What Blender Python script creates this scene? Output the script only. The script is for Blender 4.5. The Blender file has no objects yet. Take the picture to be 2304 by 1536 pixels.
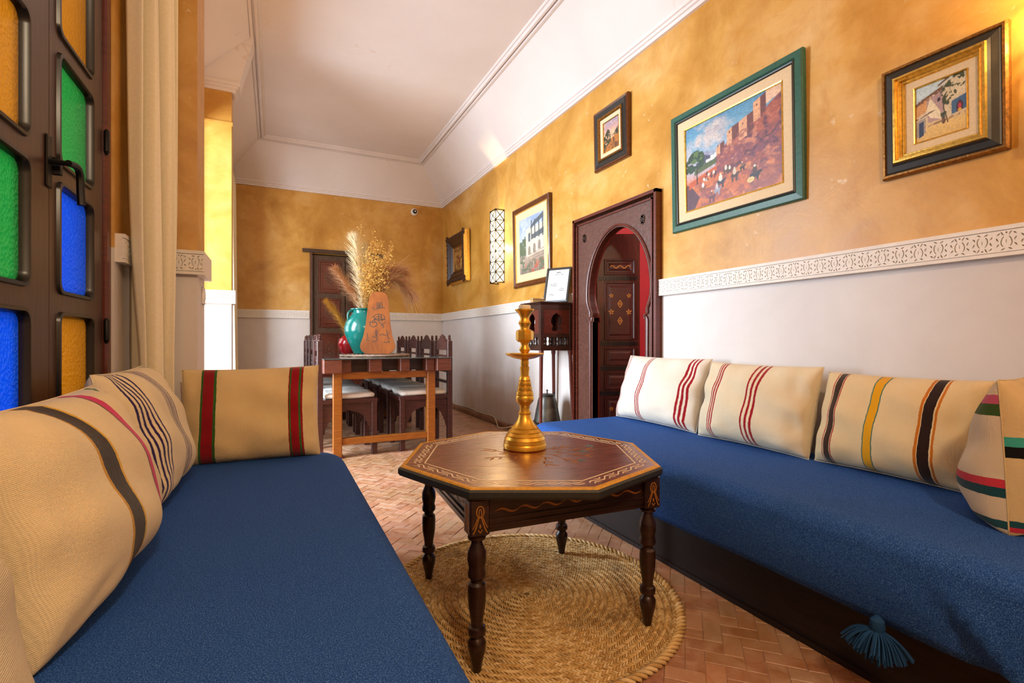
import bpy, bmesh, math, random
import numpy as np
from mathutils import Vector, Matrix
from mathutils.geometry import tessellate_polygon

R = math.radians
PI = math.pi
rnd = random.Random(7)
scene = bpy.context.scene
COL = scene.collection

# ------------------------------------------------------------------ camera
cam_d = bpy.data.cameras.new('camera')
cam = bpy.data.objects.new('camera', cam_d)
COL.objects.link(cam)
cam.location = (0, 0, 0.95)
cam.rotation_euler = (R(90), 0, R(-25.691))
cam_d.sensor_width = 36.0
cam_d.lens = 1110.0 / 2304.0 * 36.0
cam_d.shift_y = -3.0 / 2304.0
cam_d.clip_start = 0.02
scene.camera = cam

# ------------------------------------------------------------------ world, daylight, exposure
world = bpy.data.worlds.new('sky')
scene.world = world
world.use_nodes = True
wn = world.node_tree.nodes
wn['Background'].inputs['Color'].default_value = (0.72, 0.85, 1.0, 1)
wn['Background'].inputs['Strength'].default_value = 2.2

vs = scene.view_settings
vs.view_transform = 'Standard'
vs.look = 'None'
vs.exposure = 0.14
vs.gamma = 1.0
vs.use_curve_mapping = False
scene.cycles.max_bounces = 5
scene.cycles.diffuse_bounces = 3
scene.cycles.glossy_bounces = 3
scene.cycles.transmission_bounces = 4
scene.cycles.caustics_reflective = False
scene.cycles.caustics_refractive = False


def light(name, kind, loc, energy, color, rot=(0, 0, 0), size=0.1, size_y=None):
    d = bpy.data.lights.new(name, kind)
    d.energy = energy
    d.color = color
    if kind == 'AREA':
        d.size = size
        if size_y:
            d.shape = 'RECTANGLE'
            d.size_y = size_y
    else:
        d.shadow_soft_size = size
    o = bpy.data.objects.new(name, d)
    COL.objects.link(o)
    o.location = loc
    o.rotation_euler = rot
    return o


# daylight falling through the courtyard opening in the left wall
light('courtyard_daylight', 'AREA', (-1.9, 3.72, 1.75), 300, (0.74, 0.87, 1.0), Vector((3.9, -0.95, -1.05)).to_track_quat('-Z', 'Y').to_euler(), 1.3, 2.2)
# daylight at the second window further back
light('back_window_daylight', 'AREA', (-1.0, 5.8, 1.6), 30, (0.95, 0.96, 1.0), (0, R(-90), 0), 1.6, 1.0)

# ------------------------------------------------------------------ room constants
XR, YB, XL, Y0 = 2.283, 7.142, -0.55, -2.2
ZC = 2.93          # underside of the cornice
ZF = 3.427         # flat ceiling
FZ0, FZ1 = 1.239, 1.344   # carved frieze


# ------------------------------------------------------------------ colour and material helpers
def lin(c):
    if isinstance(c, str):
        c = c.lstrip('#')
        c = [int(c[i:i + 2], 16) / 255 for i in (0, 2, 4)]
    return tuple(x / 12.92 if x <= 0.04045 else ((x + 0.055) / 1.055) ** 2.4 for x in c)


class NT:
    """Small node-tree writer."""

    def __init__(self, name):
        self.m = bpy.data.materials.new(name)
        self.m.use_nodes = True
        self.t = self.m.node_tree
        self.b = self.t.nodes['Principled BSDF']
        self.out = self.t.nodes['Material Output']

    def n(self, typ, **kw):
        nd = self.t.nodes.new(typ)
        for k, v in kw.items():
            if k in nd.inputs:
                nd.inputs[k].default_value = v
            else:
                setattr(nd, k, v)
        return nd

    def l(self, a, b):
        self.t.links.new(a, b)

    def coord(self, kind='Object', scale=(1, 1, 1), rot=(0, 0, 0)):
        tc = self.n('ShaderNodeTexCoord')
        mp = self.n('ShaderNodeMapping')
        mp.inputs['Scale'].default_value = scale
        mp.inputs['Rotation'].default_value = rot
        self.l(tc.outputs[kind], mp.inputs['Vector'])
        return mp.outputs['Vector']

    def noise(self, vec, scale, detail=4, rough=0.55, dist=0.0):
        nd = self.n('ShaderNodeTexNoise')
        nd.inputs['Scale'].default_value = scale
        nd.inputs['Detail'].default_value = detail
        nd.inputs['Roughness'].default_value = rough
        nd.inputs['Distortion'].default_value = dist
        self.l(vec, nd.inputs['Vector'])
        return nd.outputs['Fac']

    def ramp(self, fac, stops, interp='LINEAR'):
        nd = self.n('ShaderNodeValToRGB')
        cr = nd.color_ramp
        cr.interpolation = interp
        while len(cr.elements) < len(stops):
            cr.elements.new(0.5)
        for e, (p, c) in zip(cr.elements, stops):
            e.position = p
            e.color = (*c, 1) if len(c) == 3 else c
        self.l(fac, nd.inputs['Fac'])
        return nd.outputs['Color']

    def mix(self, fac, a, b, mode='MIX'):
        nd = self.n('ShaderNodeMix', data_type='RGBA', blend_type=mode)
        for sock, v in ((nd.inputs[0], fac), (nd.inputs[6], a), (nd.inputs[7], b)):
            if isinstance(v, (int, float)):
                sock.default_value = v
            elif isinstance(v, tuple):
                sock.default_value = (*v, 1) if len(v) == 3 else v
            else:
                self.l(v, sock)
        return nd.outputs[2]

    def math(self, op, a, b=0.0):
        nd = self.n('ShaderNodeMath', operation=op)
        for i, v in enumerate((a, b)):
            if isinstance(v, (int, float)):
                nd.inputs[i].default_value = v
            else:
                self.l(v, nd.inputs[i])
        return nd.outputs[0]

    def bump(self, height, strength=0.3, distance=0.01):
        nd = self.n('ShaderNodeBump')
        nd.inputs['Strength'].default_value = strength
        nd.inputs['Distance'].default_value = distance
        self.l(height, nd.inputs['Height'])
        self.l(nd.outputs['Normal'], self.b.inputs['Normal'])

    def set(self, col=None, rough=None, metal=None, spec=None):
        for key, v in (('Base Color', col), ('Roughness', rough), ('Metallic', metal), ('Specular IOR Level', spec)):
            if v is None:
                continue
            s = self.b.inputs[key]
            if isinstance(v, (int, float)):
                s.default_value = v
            elif isinstance(v, tuple):
                s.default_value = (*v, 1)
            else:
                self.l(v, s)
        return self.m


M = {}


def wood(key, a, b, rough=0.4, scale=(6, 6, 60), bumpv=0.15, spec=0.5):
    t = NT(key)
    v = t.coord('Object', scale)
    f = t.noise(v, 1.6, 6, 0.65, 0.6)
    v2 = t.coord('Object', (3, 3, 3))
    g = t.noise(v2, 2.0, 3)
    c = t.ramp(f, [(0.3, a), (0.7, b)])
    c = t.mix(t.math('MULTIPLY', g, 0.35), c, tuple(x * 0.35 for x in a))
    t.bump(f, bumpv, 0.004)
    M[key] = t.set(c, rough, spec=spec)


def plain(key, col, rough=0.5, metal=0.0, var=0.12, scale=12, bumpv=0.05, spec=0.5):
    t = NT(key)
    v = t.coord('Object')
    f = t.noise(v, scale, 5)
    c = t.ramp(f, [(0.3, tuple(x * (1 - var) for x in col)), (0.7, tuple(min(1, x * (1 + var)) for x in col))])
    if bumpv:
        t.bump(f, bumpv, 0.003)
    M[key] = t.set(c, rough, metal, spec)


# ochre polished plaster
t = NT('ochre_plaster')
v = t.coord('Object')
f1 = t.noise(v, 1.3, 7, 0.62, 0.8)
f2 = t.noise(v, 5.0, 7, 0.66, 0.5)
f3 = t.noise(v, 60, 3)
c = t.ramp(f1, [(0.28, lin('#a8701f')), (0.5, lin('#cf9a48')), (0.72, lin('#dbb070'))])
c = t.mix(t.ramp(f2, [(0.42, (0, 0, 0)), (0.75, (0.7, 0.7, 0.7))]), c, lin('#b3761f'))
f4 = t.noise(v, 22, 3, 0.5)
f5 = t.noise(v, 1.7, 2)
fl = t.math('MULTIPLY', t.ramp(f4, [(0.66, (0, 0, 0)), (0.72, (1, 1, 1))]), t.ramp(f5, [(0.55, (0, 0, 0)), (0.65, (0.6, 0.6, 0.6))]))
c = t.mix(fl, c, lin('#e6d3b4'))
t.bump(t.math('ADD', f2, t.math('MULTIPLY', f3, 0.25)), 0.12, 0.012)
M['ochre'] = t.set(c, t.ramp(f1, [(0.3, (0.34,) * 3), (0.7, (0.5,) * 3)]), spec=0.45)

# white plaster with damp marks low down
t = NT('white_plaster')
v = t.coord('Object')
f1 = t.noise(v, 2.2, 6, 0.6, 0.5)
f2 = t.noise(t.coord('Object', (6, 6, 1.4)), 2.4, 6, 0.65, 0.7)
sep = t.n('ShaderNodeSeparateXYZ')
t.l(v, sep.inputs[0])
low = t.ramp(sep.outputs['Z'], [(0.05, (1, 1, 1)), (0.8, (0, 0, 0))])
st = t.math('MULTIPLY', low, t.ramp(f2, [(0.5, (0, 0, 0)), (0.78, (0.8, 0.8, 0.8))]))
c = t.ramp(f1, [(0.3, lin('#d0c5be')), (0.7, lin('#dbd2cb'))])
c = t.mix(st, c, lin('#b9946c'))
t.bump(t.noise(v, 14, 6), 0.1, 0.006)
M['white'] = t.set(c, 0.55)

# ceiling plaster with hairline cracks
t = NT('ceiling_plaster')
v = t.coord('Object')
f1 = t.noise(v, 1.1, 5)
vo = t.n('ShaderNodeTexVoronoi', feature='DISTANCE_TO_EDGE')
vo.inputs['Scale'].default_value = 0.55
wv = t.n('ShaderNodeVectorMath', operation='ADD')
nz = t.n('ShaderNodeTexNoise')
nz.inputs['Scale'].default_value = 3.0
t.l(v, nz.inputs['Vector'])
t.l(v, wv.inputs[0])
t.l(nz.outputs['Color'], wv.inputs[1])
t.l(wv.outputs[0], vo.inputs['Vector'])
crack = t.ramp(vo.outputs['Distance'], [(0.0, (0.35, 0.35, 0.35)), (0.004, (0, 0, 0))])
c = t.ramp(f1, [(0.3, lin('#dccfca')), (0.7, lin('#e6dbd6'))])
c = t.mix(t.math('MULTIPLY', crack, t.ramp(f1, [(0.5, (0, 0, 0)), (0.6, (1, 1, 1))])), c, lin('#c9a27c'))
M['ceiling'] = t.set(c, 0.6)

plain('gypsum', lin('#e6dcd0'), 0.6, var=0.05, scale=25, bumpv=0.1)
plain('gypsum_shade', lin('#d8c7b2'), 0.8, var=0.08, scale=25)
plain('red_wall', lin('#b03c46'), 0.6, var=0.1, scale=4)

wood('dark_wood', lin('#24130c'), lin('#4a2a1c'), 0.34)
wood('window_wood', lin('#3f2a20'), lin('#5d4032'), 0.32, (9, 60, 5))
wood('plinth_wood', lin('#120906'), lin('#281610'), 0.55, (40, 3, 60), spec=0.3)
wood('red_wood', lin('#4a1c12'), lin('#74301c'), 0.36)
wood('carved_wood', lin('#4b2a1f'), lin('#6c4030'), 0.42, (22, 22, 22), 0.7)
wood('chair_wood', lin('#321813'), lin('#5b2f26'), 0.36)
wood('honey_wood', lin('#8a4a14'), lin('#b96f24'), 0.35)
wood('beam_wood', lin('#5a2c20'), lin('#8b4c34'), 0.42)
wood('plaque_wood', lin('#7a3a10'), lin('#a85c1c'), 0.42, (10, 10, 4))
wood('old_door_wood', lin('#3b2519'), lin('#5f4029'), 0.5, (30, 30, 8), 0.4)
wood('leaf_wood', lin('#331309'), lin('#5c2412'), 0.35, (20, 20, 5))
plain('leaf_panel', lin('#3a130b'), 0.4, var=0.25, scale=30)
wood('table_leg_wood', lin('#1d0f0b'), lin('#3f241a'), 0.3)
plain('black_paint', lin('#14110f'), 0.32, var=0.2)
plain('edge_black', lin('#2b2a24'), 0.45, var=0.25, scale=40)
plain('iron', lin('#15120f'), 0.45, 0.6, 0.2)
plain('gold_paint', lin('#a5691e'), 0.5, var=0.2, scale=60)
plain('yellow_paint', lin('#cf9416'), 0.4, var=0.2, scale=60)
plain('cream_paint', lin('#f0dcb8'), 0.5, var=0.12, scale=60)
plain('blue_paint', lin('#5a7f86'), 0.5)
plain('gilt', lin('#dcb052'), 0.3, 0.85, 0.25, 70, 0.25)
plain('dark_gilt', lin('#8a5a20'), 0.35, 0.6, 0.45, 90, 0.35)
plain('frame_black', lin('#242019'), 0.4, var=0.3, scale=50)
plain('frame_green', lin('#2c5a4a'), 0.4, var=0.2, scale=60)
plain('frame_brown', lin('#5b3017'), 0.25, var=0.25, scale=30)
plain('frame_grey', lin('#34302c'), 0.4)
plain('linen', lin('#d9bd95'), 0.8, var=0.07, scale=120, bumpv=0.2)
plain('paper', lin('#e9e7e2'), 0.6, var=0.02)
plain('ink', lin('#5d5b58'), 0.7)
plain('pewter', lin('#55534c'), 0.42, 0.75, 0.25, 25, 0.2)
plain('white_plastic', lin('#ebe7df'), 0.35, var=0.03)
plain('lens_black', lin('#0c0c0e'), 0.12, var=0.1)
plain('wax', lin('#f1e4c6'), 0.45, var=0.04)
plain('cable', lin('#d8c3a2'), 0.5, var=0.1)
plain('brick_skirt', lin('#94694a'), 0.8, var=0.25, scale=18, bumpv=0.4)
plain('calligraphy', lin('#2b2a24'), 0.7, var=0.3)
plain('box_card', lin('#b99660'), 0.7, var=0.1)
plain('tassel_wool', lin('#22456e'), 0.9, spec=0.1)
plain('pale_wool', lin('#e2cfa6'), 0.9)
plain('straw_stem', lin('#c99748'), 0.8, var=0.2, scale=60)
plain('pampas', lin('#f0d9ac'), 0.9, var=0.12, scale=40)
plain('pampas_gold', lin('#d9a94e'), 0.9, var=0.12, scale=40)
plain('pampas_pink', lin('#cf9f74'), 0.9, var=0.12, scale=40)
plain('oat', lin('#d6a34e'), 0.75, var=0.2, scale=50)
plain('woven_mat', lin('#a08672'), 0.9, var=0.4, scale=120, bumpv=0.5)
plain('ground_out', lin('#b5aa9a'), 0.8)

# brass
t = NT('brass')
v = t.coord('Object')
f = t.noise(v, 18, 5)
M['brass'] = t.set(t.ramp(f, [(0.3, lin('#d8a032')), (0.7, lin('#ecc050'))]), t.ramp(f, [(0.3, (0.28,) * 3), (0.8, (0.42,) * 3)]), 0.8)
t.bump(f, 0.08, 0.003)

# glazes
for key, col in (('teal_glaze', '#14685e'), ('red_glaze', '#9c1418')):
    t = NT(key)
    f = t.noise(t.coord('Object'), 9, 6, 0.7, 1.5)
    g = t.noise(t.coord('Object'), 30, 4, 0.7)
    c = t.ramp(f, [(0.35, tuple(x * 0.85 for x in lin(col))), (0.6, lin(col))])
    c = t.mix(t.ramp(g, [(0.66, (0, 0, 0)), (0.72, (0.8, 0.8, 0.8))]), c, tuple(x * 0.2 for x in lin(col)))
    t.bump(f, 0.08, 0.004)
    M[key] = t.set(c, 0.16)

# blue cotton cover
t = NT('blue_cotton')
v = t.coord('Object')
w1 = t.n('ShaderNodeTexWave', wave_type='BANDS', bands_direction='X')
w1.inputs['Scale'].default_value = 190
w2 = t.n('ShaderNodeTexWave', wave_type='BANDS', bands_direction='Y')
w2.inputs['Scale'].default_value = 190
t.l(v, w1.inputs['Vector'])
t.l(v, w2.inputs['Vector'])
sp = t.noise(v, 420, 2)
big = t.noise(v, 3.0, 4)
c = t.ramp(sp, [(0.3, lin('#123263')), (0.5, lin('#204e9a')), (0.75, lin('#5c88ca'))])
c = t.mix(t.math('MULTIPLY', big, 0.3), c, lin('#163f78'))
t.bump(t.math('ADD', t.math('ADD', w1.outputs['Fac'], w2.outputs['Fac']), t.math('MULTIPLY', sp, 1.5)), 0.25, 0.002)
M['blue_cotton'] = t.set(c, 0.85, spec=0.2)

# curtain
t = NT('curtain_cloth')
v = t.coord('Object')
w1 = t.n('ShaderNodeTexWave', bands_direction='Z')
w1.inputs['Scale'].default_value = 160
t.l(v, w1.inputs['Vector'])
f = t.noise(v, 90, 3)
t.bump(t.math('ADD', w1.outputs['Fac'], f), 0.05, 0.001)
M['curtain'] = t.set(t.ramp(f, [(0.3, lin('#eddcb9')), (0.7, lin('#f2e4c6'))]), 0.85, spec=0.2)

# white seat cotton
t = NT('white_cotton')
v = t.coord('Object')
f = t.noise(v, 7, 5, 0.6, 1.0)
t.bump(f, 0.6, 0.02)
M['white_cotton'] = t.set(lin('#e7e0d6'), 0.85, spec=0.2)

# terracotta bricks
t = NT('terracotta')
oi = t.n('ShaderNodeObjectInfo')
ge = t.n('ShaderNodeNewGeometry')
rr = t.math('FRACT', t.math('ADD', oi.outputs['Random'], ge.outputs['Random Per Island']))
tc = t.n('ShaderNodeTexCoord')
f = t.noise(ge.outputs['Position'], 14, 6, 0.65, 0.8)
g = t.noise(ge.outputs['Position'], 1.4, 4)
c = t.ramp(rr, [(0.0, lin('#96583a')), (0.25, lin('#b27350')), (0.5, lin('#a5704a')), (0.75, lin('#c08560')), (1.0, lin('#a88060'))])
c = t.mix(t.ramp(f, [(0.35, (0, 0, 0)), (0.75, (0.7, 0.7, 0.7))]), c, lin('#d8b49a'))
c = t.mix(t.ramp(g, [(0.4, (0, 0, 0)), (0.65, (0.45, 0.45, 0.45))]), c, lin('#8a6a34'))
t.bump(f, 0.25, 0.006)
M['terracotta'] = t.set(c, t.ramp(f, [(0.3, (0.28,) * 3), (0.75, (0.5,) * 3)]), spec=0.5)
plain('mortar', lin('#9c765c'), 0.9, var=0.2, scale=30)

# straw
t = NT('straw')
ge = t.n('ShaderNodeNewGeometry')
f = t.noise(ge.outputs['Position'], 7, 5, 0.65, 0.6)
g = t.noise(ge.outputs['Position'], 90, 3)
c = t.ramp(ge.outputs['Random Per Island'], [(0.0, lin('#c0965a')), (0.5, lin('#dcb676')), (1.0, lin('#eccf9c'))])
c = t.mix(t.ramp(f, [(0.5, (0, 0, 0)), (0.7, (0.6, 0.6, 0.6))]), c, lin('#7b5428'))
t.bump(g, 0.3, 0.003)
M['straw'] = t.set(c, 0.75, spec=0.3)
plain('straw_dark', lin('#7b5a30'), 0.8, var=0.35, scale=60, bumpv=0.4)

# painted table top: wine red worn lacquer
t = NT('wine_lacquer')
v = t.coord('Object')
f = t.noise(t.coord('Object', (3, 26, 3)), 2.0, 6, 0.65, 0.5)
g = t.noise(v, 40, 5, 0.7)
h = t.noise(v, 2.4, 4)
c = t.ramp(f, [(0.3, lin('#560f0a')), (0.7, lin('#7e1f14'))])
c = t.mix(t.ramp(h, [(0.45, (0, 0, 0)), (0.7, (0.6, 0.6, 0.6))]), c, lin('#7a3a18'))
c = t.mix(t.ramp(g, [(0.68, (0, 0, 0)), (0.76, (0.5, 0.5, 0.5))]), c, lin('#a87a58'))
t.bump(t.math('ADD', f, t.math('MULTIPLY', g, 0.3)), 0.04, 0.003)
M['wine'] = t.set(c, t.ramp(f, [(0.3, (0.22,) * 3), (0.75, (0.36,) * 3)]), spec=0.9)
t.b.inputs['Coat Weight'].default_value = 1.0
t.b.inputs['Coat Roughness'].default_value = 0.3
t.b.inputs['Coat IOR'].default_value = 1.8

# glass sheet on the dining table
t = NT('table_glass')
t.b.inputs['Transmission Weight'].default_value = 0.9
M['glass'] = t.set((0.75, 0.9, 0.88), 0.03)

# stained, hammered window glass
for key, col, tl in (('glass_blue', (0.01, 0.26, 0.86), 1.0), ('glass_green', (0.06, 0.52, 0.18), 1.0), ('glass_amber', (0.72, 0.40, 0.05), 1.0)):
    t = NT(key)
    v = t.coord('Object')
    vo = t.n('ShaderNodeTexVoronoi')
    vo.inputs['Scale'].default_value = 95
    t.l(v, vo.inputs['Vector'])
    f = t.noise(v, 160, 3)
    t.bump(t.math('ADD', vo.outputs['Distance'], t.math('MULTIPLY', f, 0.6)), 0.9, 0.012)
    t.set(col, 0.10, spec=0.9)
    tr = t.n('ShaderNodeBsdfTranslucent')
    tr.inputs['Color'].default_value = (*col, 1)
    mx = t.n('ShaderNodeMixShader')
    mx.inputs[0].default_value = 0.55
    t.l(t.b.outputs[0], mx.inputs[1])
    t.l(tr.outputs[0], mx.inputs[2])
    t.l(mx.outputs[0], t.out.inputs['Surface'])
    M[key] = t.m

# glowing lamp glass
t = NT('lamp_glass')
t.b.inputs['Emission Color'].default_value = (1.0, 0.80, 0.48, 1)
t.b.inputs['Emission Strength'].default_value = 3.2
t.set((0.9, 0.85, 0.75), 0.3)
tp = t.n('ShaderNodeBsdfTransparent')
tp.inputs['Color'].default_value = (1.0, 0.94, 0.84, 1)
mx = t.n('ShaderNodeMixShader')
mx.inputs[0].default_value = 0.6
t.l(t.b.outputs[0], mx.inputs[1])
t.l(tp.outputs[0], mx.inputs[2])
t.l(mx.outputs[0], t.out.inputs['Surface'])
M['lamp_glass'] = t.m

t = NT('bulb_glow')
t.b.inputs['Emission Color'].default_value = (1.0, 0.85, 0.6, 1)
t.b.inputs['Emission Strength'].default_value = 25.0
M['bulb_glow'] = t.set((0.9, 0.9, 0.9), 0.4)

# vertex-painted canvas
t = NT('oil_canvas')
a = t.n('ShaderNodeVertexColor', layer_name='paint')
f = t.noise(t.coord('Object'), 140, 3)
t.bump(f, 0.25, 0.002)
M['canvas'] = t.set(a.outputs['Color'], 0.42)


def stripe_mat(key, base, stripes, axis='X', weave=330):
    """Handwoven wool: base colour with bands (start, end, colour) along one UV axis."""
    t = NT(key)
    tc = t.n('ShaderNodeTexCoord')
    sp = t.n('ShaderNodeSeparateXYZ')
    t.l(tc.outputs['UV'], sp.inputs[0])
    nz = t.noise(tc.outputs['Object'], 60, 2)
    u = t.math('ADD', sp.outputs[axis], t.math('MULTIPLY', t.math('SUBTRACT', nz, 0.5), 0.008))
    stops = [(0.0, base)]
    for s, e, c in sorted(stripes):
        stops += [(s, lin(c)), (e, base)]
    c = t.ramp(u, stops[:32], 'CONSTANT')
    f = t.noise(tc.outputs['Object'], 9, 5)
    c = t.mix(t.math('MULTIPLY', f, 0.35), c, t.mix(1.0, c, lin('#cfae7c'), 'MULTIPLY'))
    w1 = t.n('ShaderNodeTexWave', bands_direction='X')
    w1.inputs['Scale'].default_value = weave / 3
    w2 = t.n('ShaderNodeTexWave', bands_direction='Z')
    w2.inputs['Scale'].default_value = weave / 3
    t.l(tc.outputs['Object'], w1.inputs['Vector'])
    t.l(tc.outputs['Object'], w2.inputs['Vector'])
    g = t.noise(tc.outputs['Object'], 160, 3)
    t.bump(t.math('ADD', t.math('ADD', w1.outputs['Fac'], w2.outputs['Fac']), t.math('ADD', t.math('MULTIPLY', g, 2.5), t.math('MULTIPLY', t.noise(tc.outputs['Object'], 34, 4, 0.6), 5.0))), 0.3, 0.003)
    M[key] = t.set(c, 0.95, spec=0.1)
    t.b.inputs['Sheen Weight'].default_value = 0.2


# ------------------------------------------------------------------ mesh helpers
class MB:
    def __init__(self):
        self.v, self.f, self.m, self.uv = [], [], [], None

    def add(self, vs_, fs, mi=0):
        k = len(self.v)
        self.v += [tuple(p) for p in vs_]
        self.f += [tuple(i + k for i in q) for q in fs]
        self.m += [mi] * len(fs)

    def box(self, a, b, mi=0):
        (x0, y0, z0), (x1, y1, z1) = a, b
        self.add([(x0, y0, z0), (x1, y0, z0), (x1, y1, z0), (x0, y1, z0), (x0, y0, z1), (x1, y0, z1), (x1, y1, z1), (x0, y1, z1)],
                 [(0, 3, 2, 1), (4, 5, 6, 7), (0, 1, 5, 4), (1, 2, 6, 5), (2, 3, 7, 6), (3, 0, 4, 7)], mi)
        return self

    def cbox(self, a, b, ch=0.004, mi=0):
        """box with chamfered long edges (rings of eight corners along z)"""
        (x0, y0, z0), (x1, y1, z1) = a, b
        oct_ = lambda i, z: [(x0 + ch + i, y0 + i, z), (x1 - ch - i, y0 + i, z), (x1 - i, y0 + ch + i, z), (x1 - i, y1 - ch - i, z),
                             (x1 - ch - i, y1 - i, z), (x0 + ch + i, y1 - i, z), (x0 + i, y1 - ch - i, z), (x0 + i, y0 + ch + i, z)]
        self.loft([oct_(ch, z0), oct_(0, z0 + ch), oct_(0, z1 - ch), oct_(ch, z1)], mi=mi)
        return self

    def loft(self, rings, cap0=True, cap1=True, closed=True, mi=0):
        n = len(rings[0])
        vs_ = [p for r in rings for p in r]
        fs = []
        for i in range(len(rings) - 1):
            for j in range(n if closed else n - 1):
                k = (j + 1) % n
                fs.append((i * n + j, i * n + k, (i + 1) * n + k, (i + 1) * n + j))
        if cap0:
            fs.append(tuple(range(n - 1, -1, -1)))
        if cap1:
            fs.append(tuple((len(rings) - 1) * n + j for j in range(n)))
        self.add(vs_, fs, mi)
        return self

    def lathe(self, prof, c=(0, 0, 0), n=24, mi=0, cap=True, rot=0.0):
        rings = [[(c[0] + r * math.cos(2 * PI * j / n + rot), c[1] + r * math.sin(2 * PI * j / n + rot), c[2] + z) for j in range(n)] for r, z in prof]
        self.loft(rings, cap, cap, mi=mi)
        return self

    def tube(self, pts, r, n=6, mi=0, taper=None):
        pts = [Vector(p) for p in pts]
        rings = []
        for i, p in enumerate(pts):
            d = (pts[min(i + 1, len(pts) - 1)] - pts[max(i - 1, 0)]).normalized()
            a = d.orthogonal() if i == 0 else (prev - d * prev.dot(d))
            if a.length < 1e-6:
                a = d.orthogonal()
            a.normalize()
            prev = a
            b = d.cross(a)
            rr_ = r if taper is None else r * (1 + (taper - 1) * i / (len(pts) - 1))
            rings.append([p + (a * math.cos(2 * PI * j / n) + b * math.sin(2 * PI * j / n)) * rr_ for j in range(n)])
        self.loft(rings, mi=mi)
        return self

    def poly(self, outer, holes, to3, depth, mi=0):
        """polygon with holes, extruded: to3(u, v, h) maps to 3-D, h from 0 to depth"""
        loops = [outer] + list(holes)
        tri = tessellate_polygon([[Vector((u, v, 0)) for u, v in lp] for lp in loops])
        flat = [p for lp in loops for p in lp]
        n = len(flat)
        vs_ = [to3(u, v, depth) for u, v in flat] + [to3(u, v, 0) for u, v in flat]
        fs = [tuple(q) for q in tri] + [tuple(n + i for i in reversed(q)) for q in tri]
        k = 0
        for lp in loops:
            m = len(lp)
            for i in range(m):
                j = (i + 1) % m
                fs.append((k + i, k + j, n + k + j, n + k + i))
            k += m
        self.add(vs_, fs, mi)
        return self

    def stroke(self, pts, w, to3, h=0.0008, mi=0, taper=False):
        """flat ribbon drawn along 2-D points, standing h proud of its surface"""
        n = len(pts)
        L, Rr = [], []
        for i, (u, v) in enumerate(pts):
            a = pts[max(i - 1, 0)]
            b = pts[min(i + 1, n - 1)]
            dx, dy = b[0] - a[0], b[1] - a[1]
            ll = math.hypot(dx, dy) or 1
            ww = w / 2 * (math.sin(PI * (i + 0.4) / (n - 0.2)) if taper else 1)
            L.append((u - dy / ll * ww, v + dx / ll * ww))
            Rr.append((u + dy / ll * ww, v - dx / ll * ww))
        vs_ = []
        for (a, b) in zip(L, Rr):
            vs_ += [to3(*a, h), to3(*b, h), to3(*b, 0), to3(*a, 0)]
        fs = []
        for i in range(n - 1):
            for j in range(4):
                k = (j + 1) % 4
                fs.append((4 * i + j, 4 * i + k, 4 * i + 4 + k, 4 * i + 4 + j))
        fs += [(0, 3, 2, 1), tuple(4 * (n - 1) + j for j in range(4))]
        self.add(vs_, fs, mi)
        return self

    def build(self, name, mats, parent=None, smooth=False, fix=True, loc=None):
        me = bpy.data.meshes.new(name)
        me.from_pydata(self.v, [], self.f)
        if not isinstance(mats, (list, tuple)):
            mats = [mats]
        for m in mats:
            me.materials.append(M[m] if isinstance(m, str) else m)
        if len(mats) > 1:
            me.polygons.foreach_set('material_index', self.m)
        if fix:
            bm = bmesh.new()
            bm.from_mesh(me)
            bmesh.ops.recalc_face_normals(bm, faces=bm.faces)
            bm.to_mesh(me)
            bm.free()
        if smooth:
            me.polygons.foreach_set('use_smooth', [True] * len(me.polygons))
            if smooth != 'all':
                try:
                    me.set_sharp_from_angle(angle=R(38))
                except Exception:
                    pass
        me.update()
        o = bpy.data.objects.new(name, me)
        COL.objects.link(o)
        if parent is not None:
            o.parent = parent
        if loc is not None:
            o.location = loc
        return o


def thing(name, label, cat, loc=(0, 0, 0), rotz=0.0, group=None):
    o = bpy.data.objects.new(name, None)
    o.empty_display_size = 0.05
    COL.objects.link(o)
    o.location = loc
    o.rotation_euler = (0, 0, rotz)
    o['label'] = label
    o['category'] = cat
    if group:
        o['group'] = group
    return o


def tag(o, label, cat, group=None):
    o['label'] = label
    o['category'] = cat
    if group:
        o['group'] = group
    return o


def struct(o, label=None):
    o['kind'] = 'structure'
    if label:
        o['label'] = label
    return o


def share(src, name, parent, loc=(0, 0, 0), rot=(0, 0, 0)):
    o = bpy.data.objects.new(name, src.data)
    COL.objects.link(o)
    o.parent = parent
    o.location = loc
    o.rotation_euler = rot
    return o


def dup(root, loc, rotz, label, group=None):
    r = root.copy()
    COL.objects.link(r)
    r.location = loc
    r.rotation_euler = (0, 0, rotz)
    r['label'] = label
    if group:
        r['group'] = group
    for ch in list(root.children):
        c = ch.copy()
        COL.objects.link(c)
        c.parent = r
        for g in list(ch.children):
            d = g.copy()
            COL.objects.link(d)
            d.parent = c
    return r


def arc(cx, cy, r, a0, a1, n):
    return [(cx + r * math.cos(a0 + (a1 - a0) * i / n), cy + r * math.sin(a0 + (a1 - a0) * i / n)) for i in range(n + 1)]


def smooth_path(pts, k=6):
    """Catmull-Rom through 2-D or 3-D points"""
    P = [Vector(p) for p in pts]
    P = [P[0]] + P + [P[-1]]
    out = []
    for i in range(1, len(P) - 2):
        for s in range(k):
            u = s / k
            a, b, c, d = P[i - 1], P[i], P[i + 1], P[i + 2]
            out.append(0.5 * ((2 * b) + (c - a) * u + (2 * a - 5 * b + 4 * c - d) * u * u + (3 * b - a - 3 * c + d) * u ** 3))
    out.append(P[-2])
    return [tuple(p) for p in out]


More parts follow.
